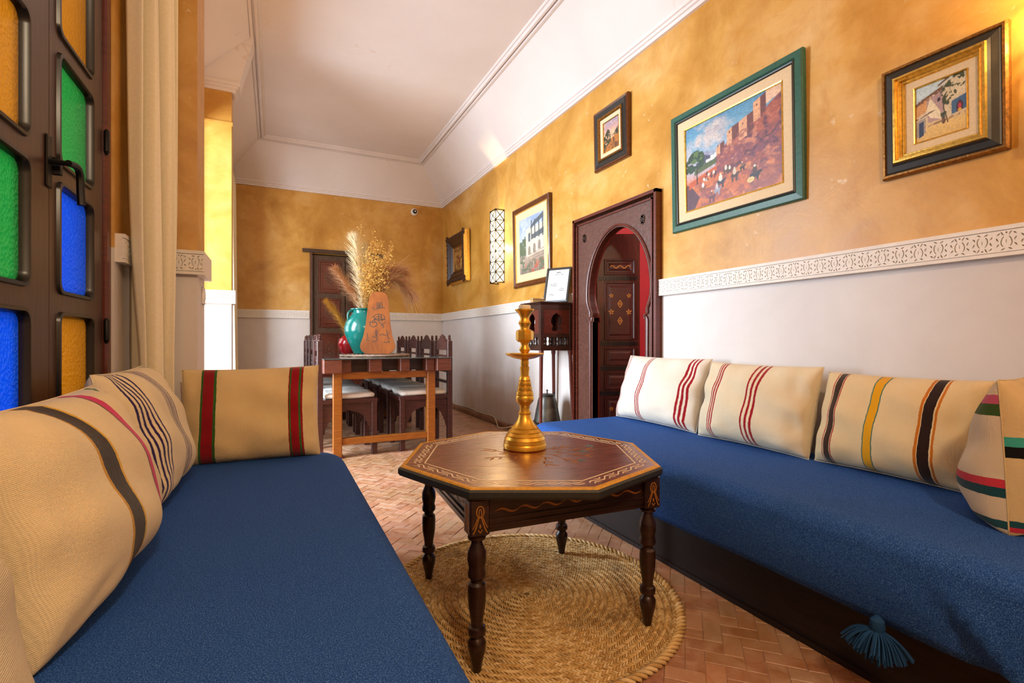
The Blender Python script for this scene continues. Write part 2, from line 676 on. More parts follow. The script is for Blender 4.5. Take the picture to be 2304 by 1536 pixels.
# ------------------------------------------------------------------ floor: terracotta herringbone
mb = MB()
mb.box((-2.6, Y0 - 0.2, -0.12), (4.4, YB + 0.2, -0.004))
floor = struct(mb.build('floor', 'mortar'), 'terracotta brick floor laid in herringbone')

BW = 0.056
ca, sa = math.cos(R(45)), math.sin(R(45))


def brick_mesh(L, W, jit, h=0.0):
    g = 0.0007
    c = 0.0014
    z1 = 0.0 + h
    b = MB()
    b.loft([[(-L / 2 + g, -W / 2 + g, -0.02), (L / 2 - g, -W / 2 + g, -0.02), (L / 2 - g, W / 2 - g, -0.02), (-L / 2 + g, W / 2 - g, -0.02)],
            [(-L / 2 + g, -W / 2 + g, z1 - c), (L / 2 - g, -W / 2 + g, z1 - c), (L / 2 - g, W / 2 - g, z1 - c), (-L / 2 + g, W / 2 - g, z1 - c)],
            [(-L / 2 + g + c, -W / 2 + g + c, z1), (L / 2 - g - c, -W / 2 + g + c, z1), (L / 2 - g - c, W / 2 - g - c, z1), (-L / 2 + g + c, W / 2 - g - c, z1)]], cap0=False)
    return b


cand = []
for i in range(-150, 190):
    for j in range(-150, 190):
        k = (i - j) % 4
        if k == 0:
            cxx, cyy, ang = (i + 1) * BW, (j + 0.5) * BW, 0.0
        elif k == 3:
            cxx, cyy, ang = (i + 0.5) * BW, (j + 1) * BW, PI / 2
        else:
            continue
        x, y = cxx * ca - cyy * sa, cxx * sa + cyy * ca
        if -0.5 < x < 2.2 and -0.4 < y < 7.06:
            if x < 0.1 and y < 2.2:
                continue
            if x > 1.62 and y < 2.6:
                continue
            cand.append((x, y, ang + PI / 4))


def brick_rank(q):
    x, y, _ = q
    under = math.hypot(x - 0.845, y - 1.63) < 0.5 or x > 1.5 and y < 2.7 or x < 0.32 and y < 2.4 or y < 0.72
    d = x * 0.4335 + y * 0.901
    lat = abs(x * 0.901 - y * 0.4335)
    return (1 if under or lat > d * 1.05 else 0, d)


cand.sort(key=brick_rank)
bm0 = brick_mesh(2 * BW, BW, 0).build('brick', 'terracotta', floor)
src_brick = bm0
for n_, (x, y, a) in enumerate(cand[:300]):
    z = -0.0015 + rnd.uniform(-0.0015, 0.0015)
    rot = (rnd.uniform(-0.006, 0.006), rnd.uniform(-0.006, 0.006), a + rnd.uniform(-0.012, 0.012))
    if n_ == 0:
        bm0.location, bm0.rotation_euler = (x, y, z), rot
    else:
        share(bm0, 'brick', floor, (x, y, z), rot)
mb = MB()
base = brick_mesh(2 * BW, BW, 0)
for (x, y, a) in cand[300:]:
    z = -0.0015 + rnd.uniform(-0.0015, 0.0015)
    aa = a + rnd.uniform(-0.012, 0.012)
    cc, ss = math.cos(aa), math.sin(aa)
    mb.add([(x + p[0] * cc - p[1] * ss, y + p[0] * ss + p[1] * cc, z + p[2]) for p in base.v], base.f)
o = mb.build('brick_field', 'terracotta', floor, fix=False)
o['kind'] = 'stuff'

# ground of the courtyard outside
mb = MB()
mb.box((-9, -4, -0.2), (-2.6, 11, -0.01))
struct(mb.build('courtyard_ground', 'ground_out'), 'pale courtyard ground outside the opening')

# ------------------------------------------------------------------ walls
DY0, DY1, DZ = 2.535, 3.295, 1.85      # opening behind the arched door
T = 0.22
mb = MB()


def wall_x(mb, x0, x1, y0, y1, z0=0.0, z1=3.6, split=1.29):
    if z0 < split:
        mb.box((x0, y0, z0), (x1, y1, min(split, z1)), 0)
    if z1 > split:
        mb.box((x0, y0, max(split, z0)), (x1, y1, z1), 1)


wall_x(mb, XR, XR + T, Y0 - T, DY0)
wall_x(mb, XR, XR + T, DY1, YB + T)
wall_x(mb, XR, XR + T, DY0, DY1, DZ)
wall_right = struct(mb.build('wall_right', ['white', 'ochre']), 'ochre plaster wall above white dado')

BX0, BX1, BZ = 0.43, 1.31, 2.12        # old cupboard door opening in the back wall
mb = MB()
wall_x(mb, -1.3, BX0, YB, YB + T)
wall_x(mb, BX1, XR, YB, YB + T)
wall_x(mb, BX0, BX1, YB, YB + T, BZ)
mb.box((BX0 - 0.02, YB + T - 0.03, 0), (BX1 + 0.02, YB + T, BZ + 0.02), 0)
wall_back = struct(mb.build('wall_back', ['white', 'ochre']), 'ochre plaster end wall above white dado')

# left wall: stained window, courtyard opening, second window
WY0, WY1, WZ0, WZ1 = 1.16, 2.262, 0.55, 2.62
OY0, OY1, OZ = 2.86, 4.50, 2.66
SY0, SY1, SZ0, SZ1 = 5.05, 6.65, 0.35, 2.6
mb = MB()
XW = -0.53
for (a, b, z0, z1) in ((Y0 - T, WY0, 0, 3.6), (WY0, WY1, 0, WZ0), (WY0, WY1, WZ1, 3.6), (WY1, OY0, 0, 3.6), (OY0, OY1, OZ, 3.6),
                       (OY1, SY0, 0, 3.6), (SY0, SY1, 0, SZ0), (SY0, SY1, SZ1, 3.6), (SY1, YB + T, 0, 3.6)):
    wall_x(mb, XW - 0.34, XW, a, b, z0, z1)
wall_left = struct(mb.build('wall_left', ['white', 'ochre']), 'ochre and white window wall with openings')
mb = MB()
wall_x(mb, XL - 0.3, XR + T, Y0 - T, Y0)
wall_rear = struct(mb.build('wall_rear', ['white', 'ochre']), 'ochre and white wall behind the viewpoint')

# pilasters either side of the opening
for (a, b) in ((2.585, 2.825), (4.52, 4.655)):
    mb = MB()
    wall_x(mb, XW - 0.01, -0.31, a, b, 0, 3.0)
    struct(mb.build('wall_pilaster', ['white', 'ochre']), 'ochre and white pilaster beside the courtyard opening')
mb = MB()
mb.box((XW, 4.512, 2.655), (-0.302, 4.53, 2.685))
struct(mb.build('trim_ledge', 'ochre'), 'thin ledge across the far pilaster')

# corridor behind the arched door, painted red
mb = MB()
mb.box((XR + T, DY1 + 0.03, 0), (4.0, DY1 + 0.1, 2.6))
mb.box((3.55, 1.6, 0), (3.62, DY1 + 0.1, 2.6))
mb.box((XR + T, 1.5, 0), (4.0, 1.6, 2.6))
mb.box((XR + T, 1.5, 2.3), (4.0, DY1 + 0.1, 2.4))
struct(mb.build('wall_corridor', 'red_wall'), 'crimson corridor wall behind the arched door')
light('corridor_fill_light', 'POINT', (2.95, 2.0, 2.0), 34, (1.0, 0.8, 0.7), size=0.1)  # added fill light, no fixture, brightens the red behind the door leaf

# ------------------------------------------------------------------ ceiling with cove and mouldings
CXL = -0.60


def ring(d, z):
    return [(XR - d, Y0 + d, z), (XR - d, YB - d, z), (CXL + d, YB - d, z), (CXL + d, Y0 + d, z)]


def sweep(prof, name, mat, **k):
    b = MB()
    b.loft([ring(d, z) for d, z in prof], cap0=False, cap1=k.get('cap', False))
    return b.build(name, mat, k.get('parent'), fix=False)


ceiling = struct(sweep([(0.505, ZF), (0.506, ZF)], 'ceiling', 'ceiling', cap=True), 'flat white plaster ceiling')
sweep([(0.05, 2.992), (0.16, 3.112), (0.27, 3.228), (0.43, 3.388)], 'cove', 'ceiling', parent=ceiling)
sweep([(0.0, ZC), (0.022, ZC), (0.024, 2.952), (0.036, 2.954), (0.037, 2.972), (0.05, 2.975), (0.052, 2.995)], 'cornice_moulding', 'ceiling', parent=ceiling)
sweep([(0.43, 3.388), (0.425, 3.376), (0.445, 3.376), (0.448, 3.400), (0.462, 3.400), (0.464, 3.384), (0.482, 3.384), (0.486, 3.410), (0.5, 3.410), (0.505, 3.427)],
      'ceiling_moulding', 'ceiling', parent=ceiling)
mb = MB()
mb.box((-1.0, Y0 - T, 3.55), (XR + T, YB + T, 3.65))
mb.build('roof_slab', 'ceiling', ceiling)
# cornice returns and splayed cove over each pilaster
for (a, b) in ((2.545, 2.865), (4.478, 4.7)):
    mb = MB()
    for (e, z0, z1) in ((0.0, 2.925, 2.95), (0.014, 2.95, 2.972), (0.03, 2.972, 2.998)):
        mb.box((-0.56, a + 0.03 - e, z0), (-0.28 + e, b - 0.03 + e, z1))
    mb.loft([[(-0.56, a + 0.01, 2.998), (-0.255, a + 0.01, 2.998), (-0.255, b - 0.01, 2.998), (-0.56, b - 0.01, 2.998)],
             [(-0.56, a + 0.012, 3.39), (-0.15, a + 0.012, 3.39), (-0.15, b - 0.012, 3.39), (-0.56, b - 0.012, 3.39)]])
    mb.build('pilaster_cornice', 'ceiling', ceiling)

# ------------------------------------------------------------------ carved plaster frieze
UL = 0.128
FH = FZ1 - FZ0


def frieze_unit():
    """one repeat of the arabesque: a plate pierced by leaf-shaped cuts; u along the band, v up"""
    def lens(cx, cy, L, W, a, n=5):
        c_, s_ = math.cos(a), math.sin(a)
        p = [(-L / 2 + L * i / n, W * math.sin(PI * i / n)) for i in range(n + 1)] + [(L / 2 - L * i / n, -W * 0.35 * math.sin(PI * i / n)) for i in range(1, n)]
        return [(cx + x * c_ - y * s_, cy + x * s_ + y * c_) for x, y in p]

    b = MB()
    to3 = lambda u, v, h: (u, -h, v)
    holes = []
    v0, v1 = 0.0145, FH - 0.0175
    cm = (v0 + v1) / 2
    for (ux, fl) in ((UL * 0.25, 1), (UL * 0.75, -1)):
        Q = lambda du, dv: (ux + du, cm + fl * dv)
        for sg in (-1, 1):
            o_ = [Q(sg * 0.0158 * math.cos(t_) * (1 - 0.15 * math.sin(t_)), 0.0215 * math.sin(t_) - 0.002) for t_ in [R(-58 + 116 * i / 6) for i in range(7)]]
            i_ = [Q(sg * 0.0122 * math.cos(t_) * (1 - 0.15 * math.sin(t_)), 0.0195 * math.sin(t_) - 0.002) for t_ in [R(52 - 104 * i / 6) for i in range(7)]]
            holes.append(o_ + i_)
            for (du, dv, L, W, a) in ((0.0105, 0.026, 0.017, 0.0034, 62), (0.0215, 0.0245, 0.013, 0.0034, -40), (0.0235, 0.006, 0.015, 0.0036, 66), (0.0235, -0.014, 0.014, 0.0034, -55), (0.0095, -0.0275, 0.014, 0.0032, -32)):
                c_ = Q(sg * du, dv)
                aa = R(a) if sg * fl > 0 else R(180 - a)
                holes.append(lens(c_[0], c_[1], L, W, aa))
        c_ = Q(0, -0.001)
        holes.append(lens(c_[0], c_[1], 0.018, 0.0016, PI / 2))
        c_ = Q(0, 0.0285)
        holes.append([(c_[0] - 0.0035, c_[1]), (c_[0], c_[1] - 0.0035), (c_[0] + 0.0035, c_[1]), (c_[0], c_[1] + 0.0035)])
    b.poly([(0, v0), (UL, v0), (UL, v1), (0, v1)], holes, to3, 0.007)
    return b


fu = None


def frieze(name, p0, ang, length, label, depth=0.022):
    """band running from p0 along direction ang; its carved face is local -y"""
    global fu
    b = MB()
    b.box((0, -depth, 0), (length, 0.0, FH))
    b.box((0, -depth - 0.008, FH - 0.015), (length, -depth, FH))
    b.box((0, -depth - 0.008, 0), (length, -depth, 0.0125))
    o = b.build(name, 'gypsum')
    o.location = (p0[0], p0[1], FZ0)
    o.rotation_euler = (0, 0, ang)
    struct(o, label)
    n = max(1, int(round(length / UL)))
    sc = length / (n * UL)
    for i in range(n):
        if fu is None:
            fu = frieze_unit().build('carved_motif', 'gypsum', o)
            c = fu
        else:
            c = share(fu, 'carved_motif', o)
        c.location = (i * UL * sc, -depth, 0)
        c.scale = (sc, 1, 1)
    return o


frieze('trim_1', (XR, 2.483), R(-90), 3.2, 'carved white plaster frieze along the sofa wall')
frieze('trim_2', (XR, YB), R(-90), YB - 3.487, 'carved white plaster frieze between corner and arched door')
frieze('trim_3', (XW, YB), 0, 0.42 - XW, 'carved white plaster frieze on end wall left of old door')
frieze('trim_4', (1.34, YB), 0, XR - 1.34, 'carved white plaster frieze on end wall right of old door')
frieze('trim_5', (XW, 2.585), 0, -0.282 - XW, 'short carved frieze on the near pilaster front')
frieze('trim_6', (XW, 4.52), 0, -0.282 - XW, 'short carved frieze on the daylit far pilaster front')
frieze('trim_7', (XW, 2.27), R(90), 0.285, 'short carved frieze behind the curtain')
for k, (a, b) in enumerate(((2.585, 2.85), (4.52, 4.68))):
    mb = MB()
    mb.box((-0.31, a, FZ0), (-0.282, b, FZ1))
    struct(mb.build('trim_%d' % (8 + k), 'gypsum'), 'plain plaster band end on the %s pilaster side' % ('near', 'far')[k])

# rough brick skirting along the foot of the right wall
skirt = None
mb = MB()
mb.box((XR - 0.03, 3.86, 0), (XR, YB, 0.02))
skirt = struct(mb.build('baseboard_right', 'brick_skirt'), 'low rough brick skirting at foot of right wall')
y = 3.88
while y < YB - 0.1:
    L = rnd.uniform(0.17, 0.26)
    mb = MB()
    h = rnd.uniform(0.045, 0.06)
    d = rnd.uniform(0.035, 0.05)
    mb.cbox((XR - d, y, 0.0), (XR, min(y + L - 0.006, YB), h), 0.006)
    mb.build('skirting_brick', 'brick_skirt', skirt)
    y += L
mb = MB()
mb.box((-0.5, YB - 0.03, 0), (XR - 0.05, YB, 0.05))
struct(mb.build('baseboard_back', 'brick_skirt'), 'low rough skirting at foot of end wall')

# cable along the skirting
pts = [(XR - 0.02, 7.0, 0.07), (XR - 0.03, 6.4, 0.068), (XR - 0.02, 6.0, 0.085), (XR - 0.03, 5.5, 0.07), (XR - 0.02, 5.2, 0.075), (XR - 0.06, 5.0, 0.02),
       (XR - 0.11, 4.85, 0.008), (XR - 0.08, 4.7, 0.03), (XR - 0.03, 4.55, 0.072), (XR - 0.03, 4.2, 0.07)]
tag(MB().tube(smooth_path(pts, 6), 0.006, 6).build('cable', 'cable', smooth='all'), 'thin beige cable sagging along the wall skirting', 'cable')

# ------------------------------------------------------------------ stained glass window (French casement)
win = thing('window_1', 'dark wooden casement window with blue, green and amber glass', 'window', (-0.55, WY0, 0))
del win['category']
win['kind'] = 'structure'
# local: x into the room, y along the wall, z up
WW = WY1 - WY0
mb = MB()
for (a, b) in ((0, 0.05), (WW - 0.055, WW)):
    mb.cbox((-0.06, a, WZ0), (0.012, b, WZ1), 0.006)
mb.box((-0.06, 0.05, WZ0), (0.012, WW - 0.055, WZ0 + 0.05))
mb.box((-0.06, 0.05, WZ1 - 0.05), (0.012, WW - 0.055, WZ1))
mb.build('casing', 'red_wood', win)
YM = 1.745 - WY0          # meeting stiles
ROWS = [(0.755, 1.025), (1.085, 1.395), (1.45, 1.76), (1.815, 2.125), (2.18, 2.45)]


def round_rect(y0, y1, z0, z1, r, n=4, arch=False):
    p = arc(y0 + r, z0 + r, r, PI, 1.5 * PI, n) + arc(y1 - r, z0 + r, r, 1.5 * PI, 2 * PI, n)
    if arch:
        w = (y1 - y0) / 2
        p += arc((y0 + y1) / 2, z1 - w, w, 0, PI, 14)
    else:
        p += arc(y1 - r, z1 - r, r, 0, PI / 2, n) + arc(y0 + r, z1 - r, r, PI / 2, PI, n)
    return p


def leaf(name, y0, y1, py0, py1, cols, handle):
    lf = MB()
    holes = [round_rect(py0, py1, z0, z1, 0.028, arch=(i == 4)) for i, (z0, z1) in enumerate(ROWS)]
    to3 = lambda u, v, h: (h, u, v)
    lf.poly([(y0, WZ0 + 0.05), (y1, WZ0 + 0.05), (y1, WZ1 - 0.05), (y0, WZ1 - 0.05)], holes, lambda u, v, h: (h - 0.045, u, v), 0.045)
    leafo = lf.build('casement_leaf', 'window_wood', win)
    for i, (z0, z1) in enumerate(ROWS):
        bead = MB()
        path = round_rect(py0, py1, z0, z1, 0.028, arch=(i == 4))
        # stepped glazing bead: outer rounded lip, then slope down to the pane
        cyc = len(path)
        cy, cz = (py0 + py1) / 2, (z0 + z1) / 2
        rings = []
        for (e, h) in ((0.006, 0.0), (0.004, 0.008), (-0.004, 0.009), (-0.007, 0.003), (-0.009, -0.006), (-0.010, -0.016)):
            rr_ = []
            for (u, v) in path:
                fu_ = 1 + 2 * e / (py1 - py0)
                fv_ = 1 + 2 * e / (z1 - z0)
                rr_.append((h, cy + (u - cy) * fu_, cz + (v - cz) * fv_))
            rings.append(rr_)
        bead.loft(rings, False, False)
        bead.build('glazing_bead', 'black_paint', leafo, smooth=True)
        pane = MB()
        pane.poly([(cy + (u - cy) * 0.99, cz + (v - cz) * 0.99) for u, v in path], [], lambda u, v, h: (-0.018 + h, u, v), 0.006)
        pane.build('pane', cols[i], leafo)
    return leafo


l1 = leaf('left', 0.055, YM - 0.002, 0.13, 1.612 - WY0, ['glass_blue', 'glass_green', 'glass_amber', 'glass_blue', 'glass_green'], False)
l2 = leaf('right', YM + 0.002, WW - 0.06, 1.80 - WY0, 2.088 - WY0, ['glass_amber', 'glass_blue', 'glass_green', 'glass_amber', 'glass_blue'], True)
mb = MB()
mb.cbox((0.0, YM - 0.03, 1.36), (0.006, YM + 0.005, 1.5), 0.003)
mb.tube([(0.006, YM - 0.012, 1.43), (0.045, YM - 0.012, 1.43)], 0.007, 8)
mb.tube(smooth_path([(0.045, YM - 0.016, 1.43), (0.05, YM + 0.03, 1.435), (0.05, YM + 0.055, 1.42), (0.05, YM + 0.06, 1.38), (0.052, YM + 0.06, 1.335)], 5), 0.009, 8, taper=1.15)
mb.box((0.0, YM + 0.012, 1.405), (0.02, YM + 0.03, 1.45))
mb.build('handle', 'iron', l1, smooth=True)
for zz in (0.95, 1.62, 2.2):
    mb = MB()
    mb.lathe([(0.009, 0), (0.009, 0.07), (0.004, 0.078)], (0.012, WW - 0.058, zz), 10)
    mb.lathe([(0.004, -0.012), (0.009, 0)], (0.012, WW - 0.058, zz), 10)
    mb.build('hinge', 'iron', l2, smooth=True)

# second window far back on the left, plain frame and cross bars
w2 = thing('window_2', 'far side window behind the pale curtain', 'window', (-0.6, SY0, 0))
del w2['category']
w2['kind'] = 'structure'
mb = MB()
for k in range(4):
    yy = (SY1 - SY0) * k / 3
    mb.box((-0.03, yy - 0.03, SZ0), (0.02, yy + 0.03, SZ1))
for zz in (SZ0 + 0.03, 1.5, SZ1 - 0.03):
    mb.box((-0.025, 0, zz - 0.03), (0.015, SY1 - SY0, zz + 0.03))
mb.build('casing', 'window_wood', w2)


# curtains
def curtain(name, path_fn, z0, z1, label, n=90, rows=26):
    b = MB()
    th_ = 0.003
    front = []
    for r_ in range(rows + 1):
        s = r_ / rows
        z = z1 + (z0 - z1) * s
        front.append([(*path_fn(i / n, s), z) for i in range(n + 1)])
    rings = []
    for row in front:
        back = []
        for i in range(len(row)):
            a = row[max(i - 1, 0)]
            c_ = row[min(i + 1, len(row) - 1)]
            dx, dy = c_[0] - a[0], c_[1] - a[1]
            l_ = math.hypot(dx, dy) or 1
            back.append((row[i][0] - dy / l_ * th_, row[i][1] + dx / l_ * th_, row[i][2]))
        rings.append(row + back[::-1])
    b.loft(rings)
    return tag(b.build(name, 'curtain', smooth='all'), label, 'curtain')


def near_curtain(u, s):
    g = 1.0 - 0.22 * math.exp(-((s - 0.86) / 0.16) ** 2)
    x = -0.505 + 0.130 * (0.5 + (u - 0.5) * g)
    y = 2.325 + 0.165 * (0.5 + (u - 0.5) * g)
    amp = 0.046 + 0.014 * math.sin(3 * u + 1)
    ph = 2 * PI * (3.4 * u + 0.16 * math.sin(5 * u) + 0.35 * s * math.sin(4 * u + 2))
    w_ = amp * (2.0 * abs(math.sin(ph / 2)) ** 0.8 - 1.0 + 0.12 * math.sin(2.3 * ph + 3 * s)) * (0.7 + 0.35 * s)
    return x + 0.74 * w_, y - 0.68 * w_


curtain('curtain', near_curtain, 0.462, 2.9, 'long cream curtain beside the stained glass window')


def far_curtain(u, s):
    w_ = 0.03 * math.sin(2 * PI * (4 * u + 0.2 * s))
    return -0.46 + w_ + 0.03 * s, 6.55 + 0.5 * u


curtain('curtain', far_curtain, 0.06, 2.9, 'cream curtain at the far left by the end wall', 60, 14)

# light switch on the near pilaster
sw = thing('light_switch', 'small white switch on the near pilaster below its frieze', 'switch', (-0.31, 2.76, 1.16))
mb = MB()
mb.cbox((0, -0.035, -0.04), (0.008, 0.035, 0.04), 0.003)
mb.build('plate', 'white_plastic', sw)
mb = MB()
mb.box((0.008, -0.012, -0.018), (0.012, 0.012, 0.018))
mb.build('rocker', 'white_plastic', sw)

# ------------------------------------------------------------------ arched door in the right wall
FY0, FY1, FZ = 2.485, 3.482, 1.94
dr = thing('door_1', 'carved dark wooden horseshoe-arch doorway with painted leaf', 'door', (XR, 0, 0))
del dr['category']
dr['kind'] = 'structure'
yc = 2.915


def arch_path(hw=0.305, bul=0.352, grow=0.0):
    """right jamb foot -> over the arch -> left jamb foot, in (y, z)"""
    half = [(hw, 0.0), (hw, 0.9), (hw, 1.09), (hw - 0.018, 1.10), (hw - 0.018, 1.125), (hw + 0.004, 1.135), (hw + 0.002, 1.165), (hw + 0.02, 1.20)]
    top = []
    for i in range(1, 15):
        s = i / 14
        a = -0.30 + (PI / 2 + 0.30) * s
        top.append((bul * math.cos(a) * (1 - 0.04 * s), 1.325 + (0.43 + 0.02 * s) * math.sin(a)))
    top[-1] = (0.0, 1.775)
    half = [(u + grow, v) for u, v in half] + [(u * (1 + grow / 0.35), 1.325 + (v - 1.325) * (1 + grow / 0.43)) for u, v in top]
    return [(yc - u, v) for u, v in half] + [(yc + u, v) for u, v in half[-2::-1]]


ap = arch_path()
mb = MB()
outer = [(FY0 + 0.02, 0.0)] + ap[0:0]
ring_ = [(FY0 + 0.02, 0.0), (FY0 + 0.02, FZ - 0.03), (FY1 - 0.02, FZ - 0.03), (FY1 - 0.02, 0.0)] + ap[::-1]
mb.poly(ring_, [], lambda u, v, h: (0.02 - h, u, v), 0.05)
mb.build('carved_panel', 'carved_wood', dr)
# reveal lining of the arch
mb = MB()
mb.loft([[(-0.031, u, v) for u, v in ap], [(0.035, u, v) for u, v in ap], [(0.035, u, v) for u, v in arch_path(0.318, 0.365, 0.012)], [(0.02, u, v) for u, v in arch_path(0.318, 0.365, 0.012)]],
        False, False, closed=False)
mb.build('arch_reveal', 'red_wood', dr, smooth=True)
# scalloped lip around the arch
mb = MB()
lip = [(-0.034, u, v) for u, v in smooth_path([(u, v) for u, v in arch_path(0.318, 0.366, 0.014)], 3)]
mb.tube(lip, 0.009, 6)
mb.build('arch_lip', 'red_wood', dr, smooth=True)
# mouldings and bead rows around the frame
mb = MB()
for (i, w_, h) in ((0.0, 0.022, 0.05), (0.046, 0.012, 0.042)):
    a, b, z = FY0 + i, FY1 - i, FZ - i
    mb.box((-h, a, 0), (0.0, a + w_, z))
    mb.box((-h, b - w_, 0), (0.0, b, z))
    mb.box((-h, a, z - w_), (0.0, b, z))
mb.build('frame_moulding', 'red_wood', dr)
mb = MB()
pts = []
s_ = 0.0
while s_ < FZ - 0.02:
    pts += [(FY0 + 0.034, s_), (FY1 - 0.034, s_)]
    s_ += 0.021
s_ = FY0 + 0.05
while s_ < FY1 - 0.04:
    pts.append((s_, FZ - 0.034))
    s_ += 0.021
for (u, v) in pts:
    k = len(mb.v)
    mb.add([(-0.048, u, v), (-0.034, u - 0.010, v), (-0.034, u, v - 0.010), (-0.034, u + 0.010, v), (-0.034, u, v + 0.010)], [(0, 1, 2), (0, 2, 3), (0, 3, 4), (0, 4, 1)])
o = mb.build('bead_row', 'dark_wood', dr)
o['kind'] = 'stuff'
# roundels carved in the spandrels
for yy in (FY0 + 0.15, FY1 - 0.15):
    mb = MB()
    for k in range(8):
        a = 2 * PI * k / 8
        mb.poly([(yy + 0.012 * math.cos(a) + 0.012 * math.cos(b), 1.77 + 0.012 * math.sin(a) * 2 + 0.012 * math.sin(b)) for b in [2 * PI * q / 8 for q in range(8)]], [], lambda u, v, h: (-0.03 - h, u, v), 0.005)
    mb.build('carved_roundel', 'dark_wood', dr)
# the leaf standing ajar inside
lw = 0.345
mb = MB()
mb.cbox((0, 0, 0.03), (lw, 0.035, 1.80), 0.004)
dl = mb.build('door_leaf', 'leaf_wood', dr)
dl.location = (0.042, 3.268, 0)
dl.rotation_euler = (0, 0, R(-27))
for (z0, z1) in ((0.10, 0.50), (0.555, 0.70), (0.75, 0.895), (0.95, 1.42), (1.47, 1.60)):
    mb = MB()
    x0, x1 = 0.06, lw - 0.035
    for (e, h) in ((0.0, 0.008), (0.02, 0.004)):
        pass
    prof = [(0.0, 0.0), (0.004, 0.010), (0.014, 0.010), (0.02, 0.003), (0.035, 0.003), (0.05, 0.009)]
    rings = [[(x0 + d, -h, z0 + d), (x1 - d, -h, z0 + d), (x1 - d, -h, z1 - d), (x0 + d, -h, z1 - d)] for d, h in prof]
    mb.loft(rings, False, True)
    mb.build('panel', 'leaf_panel', dl)
mb = MB()
to3 = lambda u, v, h: (u, -0.0095 - h, v)


def flower(mb, u, v, r, n=5):
    for k in range(n):
        a = 2 * PI * k / n + 0.3
        mb.stroke([(u + r * 0.2 * math.cos(a), v + r * 0.2 * math.sin(a)), (u + r * 0.7 * math.cos(a + 0.2), v + r * 0.7 * math.sin(a + 0.2)), (u + r * math.cos(a), v + r * math.sin(a))], r * 0.5, to3, taper=True)


lc = (0.06 + lw - 0.035) / 2
for (zc, kk) in ((1.185, 1.0), (0.30, 0.85)):
    for (du, dv, r_) in ((-0.07, 0.12, 0.018), (0.07, 0.12, 0.018), (-0.07, -0.01, 0.022), (0.07, -0.01, 0.022)):
        flower(mb, lc + du, zc + dv * kk, r_)
    for dv in (0.055, -0.08):
        mb.stroke([(lc, zc + (dv + 0.03) * kk), (lc - 0.018, zc + dv * kk), (lc, zc + (dv - 0.03) * kk)], 0.006, to3)
        mb.stroke([(lc, zc + (dv + 0.03) * kk), (lc + 0.018, zc + dv * kk), (lc, zc + (dv - 0.03) * kk)], 0.006, to3)
        flower(mb, lc, zc + dv * kk, 0.012)
mb.stroke([(lc - 0.08 + 0.16 * i / 12, 1.535 + 0.012 * math.sin(i * 1.3)) for i in range(13)], 0.008, to3)
mb.build('painted_flowers', 'gold_paint', dl)
for zz in (0.525, 0.725, 0.922, 1.445):
    mb = MB()
    for k in range(11):
        mb.box((0.02 + k * 0.028, -0.006, zz - 0.016), (0.042 + k * 0.028, 0, zz + 0.016))
    mb.build('carved_rail', 'black_paint', dl)
mb = MB()
mb.lathe([(0.012, 0), (0.02, 0.01), (0.02, 0.02), (0.0, 0.03)], (0, 0, 0), 10)
o = mb.build('latch', 'iron', dl)
o.location = (lw - 0.03, 0, 0.73)
o.rotation_euler = (R(90), 0, 0)

# white plastered step beside the door
mb = MB()
mb.cbox((1.86, 3.485, 0), (XR, 3.86, 0.2), 0.012)
struct(mb.build('step', 'white'), 'low white plastered step beside the arched doorway')

# ------------------------------------------------------------------ old cupboard door in the back wall
od = thing('door_2', 'old carved panelled double door with heavy lintel', 'door', (0, YB, 0))
del od['category']
od['kind'] = 'structure'
mb = MB()
mb.poly([(0.335, 2.125), (1.40, 2.12), (1.405, 2.165), (0.9, 2.172), (0.33, 2.17)], [], lambda u, v, h: (u, -h, v), 0.05)
mb.build('lintel', 'dark_wood', od)
mb = MB()
mb.box((0.425, -0.025, 0), (0.455, 0.1, 2.125))
mb.box((1.285, -0.025, 0), (1.315, 0.1, 2.125))
mb.build('door_frame', 'carved_wood', od)
for (a, b, rot) in ((0.475, 0.875, 0), (0.885, 1.28, 0)):
    mb = MB()
    mb.box((a, 0.02, 0.02), (b, 0.06, 2.10))
    lf = mb.build('door_leaf', 'old_door_wood', od)
    for (z0, z1) in ((0.12, 0.55), (0.62, 1.05), (1.12, 1.52), (1.59, 2.03)):
        mb = MB()
        x0, x1 = a + 0.06, b - 0.06
        prof = [(0.0, 0.0), (0.006, 0.016), (0.02, 0.016), (0.026, 0.004), (0.05, 0.004), (0.056, 0.010)]
        mb.loft([[(x0 + d, 0.02 - h, z0 + d), (x1 - d, 0.02 - h, z0 + d), (x1 - d, 0.02 - h, z1 - d), (x0 + d, 0.02 - h, z1 - d)] for d, h in prof], False, True)
        cx_, cz_ = (x0 + x1) / 2, (z0 + z1) / 2
        pn = mb.build('panel', 'red_wood', lf)
        mb = MB()
        for k in range(12):
            an = 2 * PI * k / 12
            mb.poly([(cx_ + 0.05 * math.cos(an) + 0.018 * math.cos(q * PI / 2 + an), cz_ + 0.07 * math.sin(an) + 0.018 * math.sin(q * PI / 2 + an)) for q in range(4)], [], lambda u, v, h: (u, 0.012 - h, v), 0.006)
        mb.poly([(cx_ + 0.025 * math.cos(q * PI / 4), cz_ + 0.025 * math.sin(q * PI / 4)) for q in range(8)], [], lambda u, v, h: (u, 0.012 - h, v), 0.008)
        mb.build('carved_rosette', 'carved_wood', lf)

